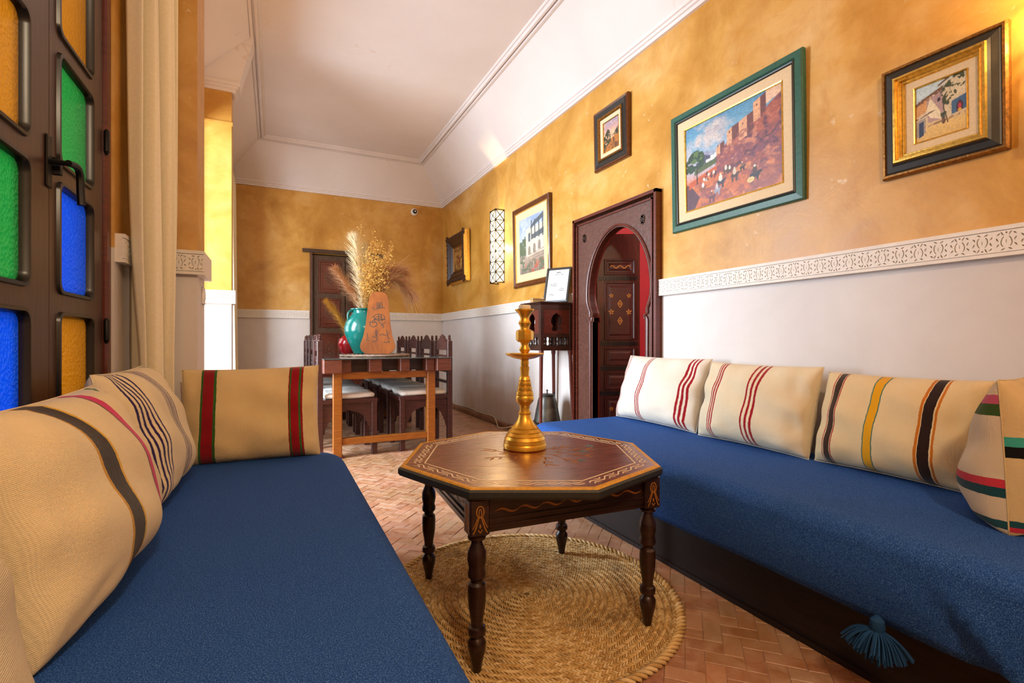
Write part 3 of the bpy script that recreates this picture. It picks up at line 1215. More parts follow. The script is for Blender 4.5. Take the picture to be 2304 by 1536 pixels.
# ------------------------------------------------------------------ security camera
cc = thing('security_camera', 'small white dome security camera high on the end wall', 'camera', (1.844, YB, 2.827))
mb = MB()
mb.lathe([(0.052, 0), (0.052, 0.012), (0.045, 0.03), (0.036, 0.038)], n=20)
o = mb.build('housing', 'white_plastic', cc, smooth=True)
o.rotation_euler = (R(90), 0, 0)
mb = MB()
mb.lathe([(0.032, 0.036), (0.03, 0.05), (0.02, 0.058), (0.0, 0.06)], n=20)
o = mb.build('dome', 'lens_black', cc, smooth=True)
o.rotation_euler = (R(90), 0, 0)
mb = MB()
mb.lathe([(0.010, 0.056), (0.010, 0.064), (0.004, 0.066)], n=14)
o = mb.build('lens_ring', 'white_plastic', cc, smooth=True)
o.rotation_euler = (R(90), 0, 0)


# ------------------------------------------------------------------ sofas
def mattress(x0, x1, y0, y1, z0, z1, rad, soft, bulge=0.0, wav=0.0, fold=None):
    """draped cover: rounded plan, soft top edge, slightly wavy hem"""
    def outline(ins, k=10):
        r_ = max(rad - ins, 0.012)
        pts = []
        for (cx, cy, a0) in ((x1 - rad, y1 - rad, 0), (x0 + rad, y1 - rad, PI / 2), (x0 + rad, y0 + rad, PI), (x1 - rad, y0 + rad, 1.5 * PI)):
            corner = [(cx + r_ * math.cos(a0 + PI / 2 * i / k), cy + r_ * math.sin(a0 + PI / 2 * i / k)) for i in range(k + 1)]
            if pts:
                a, b = pts[-1], corner[0]
                m = max(1, int(math.hypot(b[0] - a[0], b[1] - a[1]) / 0.025))
                pts += [(a[0] + (b[0] - a[0]) * i / m, a[1] + (b[1] - a[1]) * i / m) for i in range(1, m)]
            pts += corner
        a, b = pts[-1], pts[0]
        m = max(1, int(math.hypot(b[0] - a[0], b[1] - a[1]) / 0.025))
        pts += [(a[0] + (b[0] - a[0]) * i / m, a[1] + (b[1] - a[1]) * i / m) for i in range(1, m)]
        return pts
    b = MB()
    rings = []
    o0 = outline(0)
    n = len(o0)
    cols = 9
    for j in range(cols):
        s = j / (cols - 1)
        z = z0 + (z1 - soft - z0) * s
        row = []
        for (px, py) in o0:
            wv_ = wav * (1 - s) * (math.sin(py * 7.3) + 0.6 * math.sin(py * 17 + px * 9))
            bu = bulge * math.sin(PI * s)
            sx = 1 if px > (x0 + x1) / 2 else -1
            fo = 0.0
            if fold and sx < 0:
                fy = fold + 0.16 * (s - 0.2)
                fo = -0.03 * math.exp(-((py - fy) / 0.022) ** 2) * (1 - s) ** 0.6 + 0.016 * math.exp(-((py - fy - 0.055) / 0.03) ** 2) * (1 - s)
            row.append((px + sx * bu + 0.35 * wv_ * sx + fo, py, z + 0.5 * wv_ * (1 - s)))
        rings.append(row)
    for j in range(1, 9):
        a = PI / 2 * j / 8
        ins = soft * 1.35 * (1 - math.cos(a))
        rings.append([(px, py, z1 - soft + soft * math.sin(a)) for px, py in outline(ins)][:n] if len(outline(ins)) == n else
                     [((px - (x0 + x1) / 2) * (1 - 2 * ins / (x1 - x0)) + (x0 + x1) / 2, (py - (y0 + y1) / 2) * (1 - 2 * ins / (y1 - y0)) + (y0 + y1) / 2, z1 - soft + soft * math.sin(a)) for px, py in o0])
    b.loft(rings, cap0=True, cap1=True)
    return b


SZ = 0.44
# right sofa
rs = thing('banquette_sofa', 'long low banquette with blue cover against the right wall', 'sofa', (0, 0, 0))
mb = MB()
mb.box((1.50, -0.7, 0.0), (XR - 0.03, 2.62, 0.23))
mb.box((1.492, -0.7, 0.0), (1.50, 2.62, 0.018))
mb.build('plinth', 'plinth_wood', rs)
mattress(1.435, XR - 0.03, -0.75, 2.74, 0.21, SZ, 0.09, 0.055, 0.012, 0.006, 0.50).build('mattress', 'blue_cotton', rs, smooth='all')
# tassel hanging from the hem
tas = MB()
tx, ty, tz = 1.395, 0.735, 0.222
tas.lathe([(0.006, 0.03), (0.016, 0.02), (0.018, 0.0), (0.014, -0.008)], (tx, ty, tz - 0.01), 10)
o = tas.build('tassel_knot', 'tassel_wool', rs, smooth=True)
tas = MB()
for k in range(170):
    a = rnd.uniform(0, 2 * PI)
    sp = rnd.uniform(0.1, 1.0) ** 0.7
    l_ = rnd.uniform(0.075, 0.10)
    dx, dy = math.cos(a) * 0.05 * sp - 0.012, math.sin(a) * 0.085 * sp
    tas.tube(smooth_path([(tx + dx * 0.12, ty + dy * 0.12, tz - 0.014), (tx + dx * 0.6, ty + dy * 0.65, tz - 0.010 - 0.22 * l_), (tx + dx * 1.02, ty + dy, tz - 0.012 - l_ * (1.0 - 0.5 * sp))], 3), 0.002, 4)
o = tas.build('tassel_threads', 'tassel_wool', rs)
o['kind'] = 'stuff'

# left sofa
ls = thing('banquette_sofa', 'blue covered banquette under the stained glass window', 'sofa', (0, 0, 0))
mb = MB()
mb.box((XW + 0.005, -0.9, 0.0), (0.20, 2.36, 0.23))
mb.build('plinth', 'plinth_wood', ls)
mattress(XW + 0.02, 0.285, -0.95, 2.47, 0.205, SZ + 0.005, 0.16, 0.06, 0.01, 0.006).build('mattress', 'blue_cotton', ls, smooth='all')


# ------------------------------------------------------------------ cushions
def cushion(name, label, w, h, t_, mat, loc, rot, seed=0, nu=54, nv=38, axis='u', group=None, ear=0.03, sag=0.16, mat2=None):
    rr_ = random.Random(seed)
    ph = [rr_.uniform(0, 6.28) for _ in range(8)]
    verts, faces, uvs = [], [], []

    def pt(u, v, side):
        # u, v in -1..1
        eu = 1 - ear * 1.3 * (1 - v * v)
        ev = 1 - ear * 1.3 * (1 - u * u)
        x = w / 2 * u * eu
        z = h / 2 * v * ev
        pu = max(0.0, 1 - abs(u) ** 3.2)
        pv = max(0.0, 1 - abs(v) ** 3.0)
        th_ = (pu * pv) ** 0.5 * t_ / 2 * (1 - sag * v)
        wr = 0.0
        wr += 0.008 * math.sin(5 * u + 3 * v + ph[0]) * math.sin(4 * v + ph[1])
        wr += 0.012 * math.exp(-((v + 0.78 + 0.1 * math.sin(4 * u + ph[4])) / 0.10) ** 2) * math.sin(6 * u + ph[5]) * abs(u)
        wr -= 0.010 * math.exp(-((abs(u) - 0.82 + 0.08 * v) / 0.09) ** 2) * (0.5 + 0.5 * math.sin(7 * v + ph[6]))
        crn = (abs(u) ** 3) * (abs(v) ** 2)
        wr += 0.010 * (abs(u) ** 2) * math.sin(9 * v + ph[2] + 2 * u) * (1 - abs(v))
        wr += 0.007 * (abs(v) ** 2) * math.sin(11 * u + ph[3] + v) * (1 - abs(u) ** 4)
        wr *= min(1.0, 6 * pu * pv)
        return (x, side * (th_ + wr * (1 if side < 0 else 0.6)), z)

    for side in (-1, 1):
        k = len(verts)
        for j in range(nv + 1):
            for i in range(nu + 1):
                u = math.sin((i / nu - 0.5) * PI) * 0.35 + (2 * i / nu - 1) * 0.65
                v = math.sin((j / nv - 0.5) * PI) * 0.35 + (2 * j / nv - 1) * 0.65
                verts.append(pt(u, v, side))
                uvs.append(((u + 1) / 2, (v + 1) / 2))
        for j in range(nv):
            for i in range(nu):
                a = k + j * (nu + 1) + i
                q = (a, a + 1, a + nu + 2, a + nu + 1)
                faces.append(q if side < 0 else q[::-1])
    me = bpy.data.meshes.new(name)
    me.from_pydata(verts, [], faces)
    ul = me.uv_layers.new(name='UVMap')
    li = np.empty(len(me.loops), dtype=np.int32)
    me.loops.foreach_get('vertex_index', li)
    ul.data.foreach_set('uv', np.array(uvs, dtype=np.float32)[li].ravel())
    bm = bmesh.new()
    bm.from_mesh(me)
    bmesh.ops.remove_doubles(bm, verts=bm.verts, dist=1e-5)
    bm.to_mesh(me)
    bm.free()
    me.materials.append(M[mat])
    if mat2:
        me.materials.append(M[mat2])
        me.polygons.foreach_set('material_index', [1 if p.normal.y > 0 else 0 for p in me.polygons])
    me.polygons.foreach_set('use_smooth', [True] * len(me.polygons))
    root = thing(name, label, 'cushion', loc, 0, group)
    root.rotation_euler = rot
    o = bpy.data.objects.new('cover', me)
    COL.objects.link(o)
    o.parent = root
    # seam piping round the edge
    b = MB()
    per = []
    for i in range(25):
        per.append(pt(-1 + 2 * i / 24, -1, -1))
    for i in range(1, 19):
        per.append(pt(1, -1 + 2 * i / 18, -1))
    for i in range(1, 25):
        per.append(pt(1 - 2 * i / 24, 1, -1))
    for i in range(1, 19):
        per.append(pt(-1, 1 - 2 * i / 18, -1))
    b.tube(per, 0.002, 5)
    b.build('seam', mat, root, smooth='all')
    return root


WOOL = lin('#e3cd9f')
WOOL2 = lin('#e8dfcf')


def tri(c0, wd, gap, col):
    return [(c0 + k * (wd + gap), c0 + k * (wd + gap) + wd, col) for k in range(3)]


RED, GRN, BRN, YEL, PUR = '#9c1622', '#3a6b2c', '#3a2416', '#e0a010', '#33205a'
stripe_mat('wool_red_a', WOOL2, tri(0.03, 0.009, 0.008, RED) + tri(0.37, 0.011, 0.011, RED) + tri(0.845, 0.02, 0.016, RED))
stripe_mat('wool_red_b', lin('#e3d3b3'), tri(0.18, 0.013, 0.014, RED) + tri(0.54, 0.018, 0.022, RED))
stripe_mat('wool_brown', lin('#e0c79a'), [(0.112, 0.120, RED), (0.126, 0.172, BRN), (0.178, 0.186, RED), (0.405, 0.413, '#5c7c68'), (0.413, 0.462, YEL), (0.462, 0.472, '#4a7060'),
                                            (0.722, 0.736, '#c4701c'), (0.742, 0.795, '#2c1a14'), (0.801, 0.816, '#c4701c')])
stripe_mat('wool_multi', lin('#dcc292'), [(0.03, 0.06, '#c8324a'), (0.06, 0.10, '#1c5058'), (0.50, 0.57, '#14100e'), (0.57, 0.63, '#3fa89c')], 'Y')
stripe_mat('wool_multi_back', lin('#dfcdb0'), [(0.04, 0.09, '#1c5058'), (0.235, 0.30, '#1a4a52'), (0.30, 0.355, '#d23a4a'), (0.765, 0.84, '#3c5a24'), (0.84, 0.90, '#c95a7a')], 'Y')
stripe_mat('wool_green_yellow', lin('#dcc292'), [(0.30, 0.36, '#3f6a4a'), (0.36, 0.44, YEL), (0.70, 0.76, '#3f6a4a')])
stripe_mat('wool_redband', lin('#e8cc96'), [(0.142, 0.158, GRN), (0.158, 0.238, RED), (0.238, 0.254, GRN), (0.775, 0.785, RED), (0.785, 0.795, GRN), (0.795, 0.855, RED), (0.855, 0.868, GRN), (0.868, 0.885, RED)])
stripe_mat('wool_purple', lin('#efdcb4'), [(0.06 + 0.028 * k, 0.072 + 0.028 * k, PUR) for k in range(5)] + [(0.44 + 0.026 * k, 0.452 + 0.026 * k, PUR) for k in range(5)] + [(0.86 + 0.028 * k, 0.872 + 0.028 * k, PUR) for k in range(4)])
stripe_mat('wool_brown_pink', lin('#eed9ae'), [(0.30, 0.315, '#d39a1c'), (0.315, 0.40, '#2e1c10'), (0.40, 0.412, '#e0b020'), (0.62, 0.632, '#6a3a30'), (0.632, 0.668, '#d8206a'), (0.87, 0.91, '#4e7a50')])
stripe_mat('wool_green', lin('#e9d6ad'), [(0.62, 0.74, '#3a5a2c')], 'Y')

LEAN = R(-14)
# right sofa; local x runs along -y (rotz -90), front (local -y) faces -x
cz = SZ + 0.205


def rcush(name, label, yc_, w, h, t_, mat, seed, lean=-15, xb=2.115, roll=0.0, zc=None):
    return cushion(name, label, w, h, t_, mat, (xb, yc_, zc if zc else SZ + h / 2 - 0.006), (R(lean), R(roll), R(-90)), seed, group='cushions on the right sofa')


rcush('striped_cushion', 'white wool cushion with thin red stripes beside the arched door', 2.335, 0.70, 0.42, 0.20, 'wool_red_a', 1, -17, 2.13)
rcush('striped_cushion', 'cream cushion with two sets of three bold red stripes, second from the door', 1.652, 0.61, 0.405, 0.22, 'wool_red_b', 2, -15, 2.105)
rcush('striped_cushion', 'cream cushion with two brown bands and a yellow band between', 1.055, 0.55, 0.385, 0.21, 'wool_brown', 3, -15, 2.115)
rcush('striped_cushion', 'cushion with green and yellow stripes half hidden at right edge', 0.30, 0.52, 0.40, 0.18, 'wool_green_yellow', 4, -13, 2.14)
cushion('striped_cushion', 'patchwork cushion with teal, black and red bands standing edge-on at right', 0.46, 0.41, 0.23, 'wool_multi', (1.955, 0.645, SZ + 0.20), (R(-3), 0, R(9)), 5, axis='v', group='cushions on the right sofa', sag=0.5, mat2='wool_multi_back')


def lcush(name, label, yc_, w, h, t_, mat, seed, lean=-15, xb=-0.40):
    return cushion(name, label, w, h, t_, mat, (xb, yc_, SZ + h / 2 - 0.002), (R(lean), 0, R(90)), seed, group='cushions on the left sofa')


lcush('striped_cushion', 'beige cushion with green patch in the near left corner', 0.62, 0.60, 0.40, 0.22, 'wool_green', 11, -12, -0.385)
lcush('striped_cushion', 'beige cushion with broad brown stripe and thin pink stripe', 1.30, 0.68, 0.40, 0.24, 'wool_brown_pink', 12, -14, -0.38)
lcush('striped_cushion', 'beige cushion with groups of fine purple stripes', 1.955, 0.58, 0.425, 0.22, 'wool_purple', 13, -14, -0.39)
cushion('striped_cushion', 'tan cushion with two red bands edged in green facing the room', 0.535, 0.405, 0.19, 'wool_redband', (-0.085, 2.405, SZ + 0.192), (R(-13), R(-1.0), R(-4)), 14, group='cushions on the left sofa')

# ------------------------------------------------------------------ round straw rug
RC = (0.845, 1.63)
RRAD = 0.55
rug = thing('round_rug', 'round plaited straw rug under the octagonal table', 'rug', (RC[0], RC[1], 0))
mb = MB()
mb.lathe([(RRAD - 0.012, 0.0), (RRAD - 0.008, 0.006), (0.001, 0.006)], n=72, cap=False)
mb.build('backing', 'straw_dark', rug)
mb = MB()
rw = 0.0245
r_ = 0.012
ringi = 0
while r_ < RRAD - 0.03:
    for half in (0, 1):
        rc_ = r_ + (0.25 + 0.5 * half) * rw
        n = max(6, int(2 * PI * rc_ / 0.0125))
        for k in range(n):
            a = 2 * PI * (k + (0.5 if half else 0)) / n
            sl = (0.95 if half else -0.95) * 0.0105 / rc_
            zt = 0.0085 + rnd.uniform(0, 0.003)
            wd = 0.0052
            q = []
            for (dr_, da, zz) in ((-0.30, -1, 0.004), (0.30, 1, 0.004)):
                pass
            r0, r1 = rc_ - 0.30 * rw, rc_ + 0.30 * rw
            a0, a1 = a - sl, a + sl
            w0, w1 = wd / r0 if r0 > 0.01 else 0.4, wd / r1
            P = lambda rr2, aa, zz: (rr2 * math.cos(aa), rr2 * math.sin(aa), zz)
            mb.add([P(r0, a0 - w0, 0.004), P(r0, a0 + w0, 0.004), P(r1, a1 + w1, 0.004), P(r1, a1 - w1, 0.004),
                    P(r0 + 0.002, a0 - w0 * 0.45, zt - 0.001), P(r0 + 0.002, a0 + w0 * 0.45, zt - 0.001), P((r0 + r1) / 2, a + w0 * 0.6, zt + 0.002), P(r1 - 0.002, a1 + w1 * 0.45, zt - 0.001),
                    P(r1 - 0.002, a1 - w1 * 0.45, zt - 0.001), P((r0 + r1) / 2, a - w0 * 0.6, zt + 0.002)],
                   [(4, 5, 6, 9), (9, 6, 7, 8), (0, 1, 5, 4), (1, 2, 7, 6, 5), (2, 3, 8, 7), (3, 0, 4, 9, 8)])
    r_ += rw
    ringi += 1
o = mb.build('plaits', 'straw', rug, fix=False)
o['kind'] = 'stuff'
mb = MB()
n = 150
for k in range(n):
    a0 = 2 * PI * k / n
    a1 = 2 * PI * (k + 1.6) / n
    mb.tube([((RRAD - 0.022) * math.cos(a0), (RRAD - 0.022) * math.sin(a0), 0.007), ((RRAD - 0.008) * math.cos((a0 + a1) / 2), (RRAD - 0.008) * math.sin((a0 + a1) / 2), 0.013), ((RRAD + 0.006) * math.cos(a1), (RRAD + 0.006) * math.sin(a1), 0.006)], 0.0065, 5)
o = mb.build('rolled_edge', 'straw', rug, smooth='all', fix=False)
o['kind'] = 'stuff'

# ------------------------------------------------------------------ octagonal painted table
tb = thing('octagonal_table', 'octagonal low table with wine-red painted top and turned legs', 'table', (0.830, 1.588, 0.009), R(-3))
TZ = 0.531
ORAD = 0.468


def octo(r, z, rot=0.0):
    return [(r * math.cos(PI / 4 * k + rot), r * math.sin(PI / 4 * k + rot), z) for k in range(8)]


mb = MB()
mb.loft([octo(ORAD - 0.03, TZ - 0.034), octo(ORAD - 0.006, TZ - 0.032), octo(ORAD, TZ - 0.024), octo(ORAD, TZ - 0.010), octo(ORAD - 0.006, TZ - 0.004)], True, False)
mb.build('table_edge', 'edge_black', tb)
mb = MB()
mb.loft([octo(ORAD - 0.006, TZ - 0.004), octo(ORAD - 0.010, TZ), octo(ORAD - 0.024, TZ)], False, False)
mb.build('yellow_border', 'yellow_paint', tb)
# top made of planks with fine joints, clipped to the octagon
TO = ORAD - 0.024
planks = [(-0.47, -0.20), (-0.20, 0.055), (0.055, 0.27), (0.27, 0.47)]
ap_ = TO


def clip(poly, axis_min, axis_max):
    def half(poly, f):
        out = []
        for i in range(len(poly)):
            a, b = poly[i], poly[(i + 1) % len(poly)]
            fa, fb = f(a), f(b)
            if fa >= 0:
                out.append(a)
            if fa * fb < 0:
                s = fa / (fa - fb)
                out.append((a[0] + (b[0] - a[0]) * s, a[1] + (b[1] - a[1]) * s))
        return out
    ca_, sa_ = math.cos(R(-28)), math.sin(R(-28))
    g = lambda p: p[0] * sa_ * -1 + p[1] * ca_
    return half(half(poly, lambda p: g(p) - axis_min), lambda p: axis_max - g(p))


o8 = [(p[0], p[1]) for p in octo(TO, 0)]
for (a, b) in planks:
    pl = clip(o8, a + 0.0006, b - 0.0006)
    mb = MB()
    mb.poly(pl, [], lambda u, v, h: (u, v, TZ - 0.02 + h), 0.02)
    mb.build('top_plank', 'wine', tb)
# painted white line and wavy border
mb = MB()
to3 = lambda u, v, h: (u, v, TZ + h)
rl = ORAD - 0.088
lp = [(p[0], p[1]) for p in octo(rl, 0)]
for k in range(8):
    mb.stroke([lp[k], lp[(k + 1) % 8]], 0.0042, to3, 0.0006)
for k in range(8):
    A = Vector(octo(ORAD - 0.058, 0)[k][:2])
    B = Vector(octo(ORAD - 0.058, 0)[(k + 1) % 8][:2])
    d = (B - A)
    L = d.length
    d.normalize()
    nrm = Vector((-d.y, d.x))
    for (ph, off, am) in ((0, 0.0, 0.009),):
        pts = []
        for i in range(41):
            s = i / 40
            p = A + d * (L * (0.03 + 0.94 * s)) + nrm * (am * math.sin(s * 2 * PI * 4 + ph) + off)
            pts.append((p.x, p.y))
        mb.stroke(pts, 0.0042, to3, 0.0006)
    for j in range(8):
        s = (j + 0.5) / 8
        sg = 1 if j % 2 else -1
        c0 = A + d * (L * (0.03 + 0.94 * s)) + nrm * (sg * 0.012)
        pts = []
        for i in range(9):
            q = i / 8 - 0.5
            p = c0 + d * (q * 0.030) + nrm * (-sg * (0.005 - 0.02 * q * q * 2))
            pts.append((p.x, p.y))
        mb.stroke(pts, 0.0045, to3, 0.0006, taper=True)
mb.build('painted_border', 'cream_paint', tb)
# painted bouquet in the middle
mb = MB()
for (a, L) in ((-20, 0.24), (5, 0.27), (-48, 0.22), (28, 0.2), (150, 0.18), (-80, 0.2), (200, 0.17), (95, 0.16)):
    a = R(a)
    pts = [(L * s / 12 * math.cos(a + 0.25 * math.sin(s * 0.5)), L * s / 12 * math.sin(a + 0.25 * math.sin(s * 0.5))) for s in range(2, 13)]
    mb.stroke(pts, 0.0025, to3, 0.0005)
    for s in (5, 8, 10):
        for sg in (-1, 1):
            p = pts[s - 2]
            mb.stroke([p, (p[0] + 0.018 * math.cos(a + sg * 0.7), p[1] + 0.018 * math.sin(a + sg * 0.7)), (p[0] + 0.032 * math.cos(a + sg * 0.5), p[1] + 0.032 * math.sin(a + sg * 0.5))], 0.008, to3, 0.0005, taper=True)
mb.build('painted_sprays', 'gold_paint', tb)
for (u, v) in ((0.2, -0.05), (0.12, -0.17), (0.27, 0.02)):
    mb = MB()
    for k in range(5):
        a = 2 * PI * k / 5
        mb.stroke([(u, v), (u + 0.010 * math.cos(a), v + 0.010 * math.sin(a)), (u + 0.02 * math.cos(a), v + 0.02 * math.sin(a))], 0.008, to3, 0.0005, taper=True)
    mb.build('painted_bloom', 'blue_paint', tb)
# apron boards and corner blocks
HL = 0.297
for k in range(4):
    mb = MB()
    a = PI / 2 * k
    c_, s_ = math.cos(a), math.sin(a)
    tr_ = lambda u, v, w_: (u * c_ - v * s_, u * s_ + v * c_, w_)
    b2 = MB()
    b2.box((-HL + 0.02, -HL - 0.013, 0.395), (HL - 0.02, -HL + 0.011, TZ - 0.034))
    b2.box((-HL + 0.03, -HL - 0.018, 0.425), (HL - 0.03, -HL - 0.01, 0.434))
    b2.box((-HL + 0.03, -HL - 0.018, 0.408), (HL - 0.03, -HL - 0.01, 0.416))
    b2.v = [tr_(*p) for p in b2.v]
    ao = b2.build('apron', 'table_leg_wood', tb)
    b3 = MB()
    t3 = lambda u, v, h: tr_(u, -HL - 0.013 - h, v)
    for s in range(7):
        u0 = -HL + 0.05 + s * 0.072
        b3.stroke([(u0 + 0.075 * i / 8, 0.452 + 0.006 * math.sin(i / 8 * 2 * PI)) for i in range(9)], 0.006, t3, 0.0006, taper=True)
    b3.build('painted_wave', 'gold_paint', ao)
leg_prof = [(r_0 * (1.17 if r_0 > 0.019 else 1.0), z_0 * 1.02) for r_0, z_0 in [(0.010, 0.0), (0.013, 0.004), (0.017, 0.03), (0.022, 0.065), (0.0225, 0.085), (0.019, 0.095), (0.016, 0.10), (0.021, 0.106), (0.0225, 0.116), (0.020, 0.126), (0.017, 0.13), (0.018, 0.145),
            (0.0215, 0.19), (0.0225, 0.225), (0.0215, 0.245), (0.018, 0.252), (0.018, 0.258), (0.022, 0.266), (0.0225, 0.278), (0.020, 0.288), (0.0205, 0.296), (0.0235, 0.312), (0.0225, 0.335), (0.0165, 0.358),
            (0.0155, 0.368), (0.022, 0.372), (0.0225, 0.378), (0.018, 0.382), (0.022, 0.387), (0.022, 0.393)]]
for k, (sx, sy) in enumerate(((-1, -1), (1, -1), (1, 1), (-1, 1))):
    lx, ly = sx * HL, sy * HL
    mb = MB()
    mb.lathe(leg_prof, (lx, ly, 0), 20)
    lg = mb.build('leg', 'table_leg_wood', tb, smooth=True)
    mb = MB()
    mb.cbox((lx - 0.030, ly - 0.030, 0.392), (lx + 0.030, ly + 0.030, TZ - 0.034), 0.005)
    mb.build('leg_block', 'table_leg_wood', lg)
    mb = MB()
    for (fx, fy) in ((0, sy), (sx, 0)):
        if fx:
            t3 = lambda u, v, h: (lx + fx * (0.030 + h), ly + u, v)
        else:
            t3 = lambda u, v, h: (lx + u, ly + fy * (0.030 + h), v)
        mb.stroke([(0.011 * math.cos(a), 0.462 + 0.016 * math.sin(a)) for a in [2 * PI * i / 14 for i in range(15)]], 0.003, t3, 0.0006)
        mb.stroke([(0.004 * math.cos(a), 0.458 + 0.012 * math.sin(a)) for a in [2 * PI * i / 10 for i in range(11)]], 0.002, t3, 0.0006)
        for sg in (-1, 1):
            mb.stroke([(sg * 0.004, 0.446), (sg * 0.009, 0.43), (sg * 0.014, 0.415), (sg * 0.021, 0.402)], 0.003, t3, 0.0006)
            mb.stroke([(sg * 0.008, 0.446), (sg * 0.014, 0.43), (sg * 0.022, 0.416)], 0.002, t3, 0.0006)
        mb.stroke([(-0.006, 0.412), (0, 0.404), (0.006, 0.412)], 0.003, t3, 0.0006)
        mb.stroke([(0, 0.428), (0, 0.422), (0, 0.416)], 0.005, t3, 0.0006, taper=True)
    mb.build('painted_ornament', 'gold_paint', lg)

# ------------------------------------------------------------------ brass candlestick and tea light
cs = thing('candlestick', 'tall turned brass candlestick on the octagonal table', 'candlestick', (0.856, 1.668, 0.5405))
prof = [(0.078, 0.0), (0.0815, 0.004), (0.082, 0.016), (0.079, 0.022), (0.080, 0.026), (0.0765, 0.034), (0.0775, 0.038), (0.071, 0.048), (0.0715, 0.052), (0.062, 0.062), (0.0625, 0.066), (0.051, 0.076), (0.051, 0.080), (0.040, 0.090),
        (0.030, 0.104), (0.024, 0.118), (0.022, 0.128), (0.0245, 0.131), (0.0245, 0.135), (0.020, 0.139), (0.0185, 0.150), (0.0195, 0.162), (0.026, 0.170), (0.033, 0.178), (0.0345, 0.186), (0.0345, 0.195), (0.0325, 0.199),
        (0.0335, 0.203), (0.031, 0.215), (0.027, 0.218), (0.0285, 0.222), (0.027, 0.234), (0.0235, 0.237), (0.0255, 0.241), (0.0235, 0.252), (0.020, 0.255), (0.022, 0.259), (0.019, 0.271), (0.016, 0.274),
        (0.0165, 0.290), (0.018, 0.300), (0.0185, 0.306), (0.014, 0.311), (0.0155, 0.318), (0.016, 0.328), (0.0145, 0.333), (0.016, 0.336)]
mb = MB()
mb.lathe(prof, n=36)
mb.build('base_and_stem', 'brass', cs, smooth=True)
mb = MB()
mb.lathe([(0.016, 0.336), (0.040, 0.341), (0.066, 0.351), (0.0735, 0.357), (0.0735, 0.360), (0.064, 0.357), (0.03, 0.352), (0.012, 0.352)], n=36)
mb.build('drip_tray', 'brass', cs, smooth=True)
mb = MB()
mb.lathe([(0.014, 0.352), (0.0145, 0.362), (0.021, 0.372), (0.0215, 0.376), (0.0145, 0.388), (0.0155, 0.398), (0.020, 0.404)], n=30)
mb.build('upper_stem', 'brass', cs, smooth=True)
mb = MB()
mb.lathe([(0.024, 0.402), (0.0335, 0.411), (0.034, 0.43), (0.0325, 0.444), (0.022, 0.45)], n=8, rot=0.3)
mb.build('faceted_knop', 'brass', cs)
mb = MB()
mb.lathe([(0.019, 0.448), (0.0165, 0.456), (0.0195, 0.466), (0.0245, 0.474), (0.022, 0.478), (0.0165, 0.49), (0.018, 0.50), (0.026, 0.512), (0.0365, 0.522), (0.0365, 0.527), (0.03, 0.526), (0.024, 0.521)], n=30)
mb.build('candle_cup', 'brass', cs, smooth=True)
tl = thing('tea_light', 'stub of cream candle in the top of the brass candlestick', 'candle', (0.856, 1.668, 1.0625))
mb = MB()
mb.lathe([(0.0225, 0.0), (0.0232, 0.004), (0.0228, 0.018), (0.020, 0.0205), (0.004, 0.0185)], n=24)
mb.build('wax_body', 'wax', tl, smooth=True)
mb = MB()
mb.tube([(0, 0, 0.017), (0.001, 0, 0.024), (0.003, 0.001, 0.028)], 0.0012, 5)
mb.build('wick', 'black_paint', tl)


# ------------------------------------------------------------------ dining chairs
def apron_shape(w, h, top):
    """ogee bracket arch under a seat rail, in (u, z)"""
    x = w / 2
    pts = [(-x, top), (-x, top - h)]
    br = [(0.00, 0.0), (0.012, 0.0), (0.02, 0.04), (0.034, 0.055), (0.034, 0.07), (0.05, 0.085), (0.052, 0.10), (0.075, 0.125), (0.105, 0.143), (0.135, 0.150)]
    k = h / 0.215
    left = [(-x + u * (w / 0.40), top - h + v * k) for u, v in br]
    pts = [(-x, top)] + left + [(0, top - h + 0.168 * k)] + [(-u, v) for u, v in reversed(left)] + [(x, top)]
    return pts


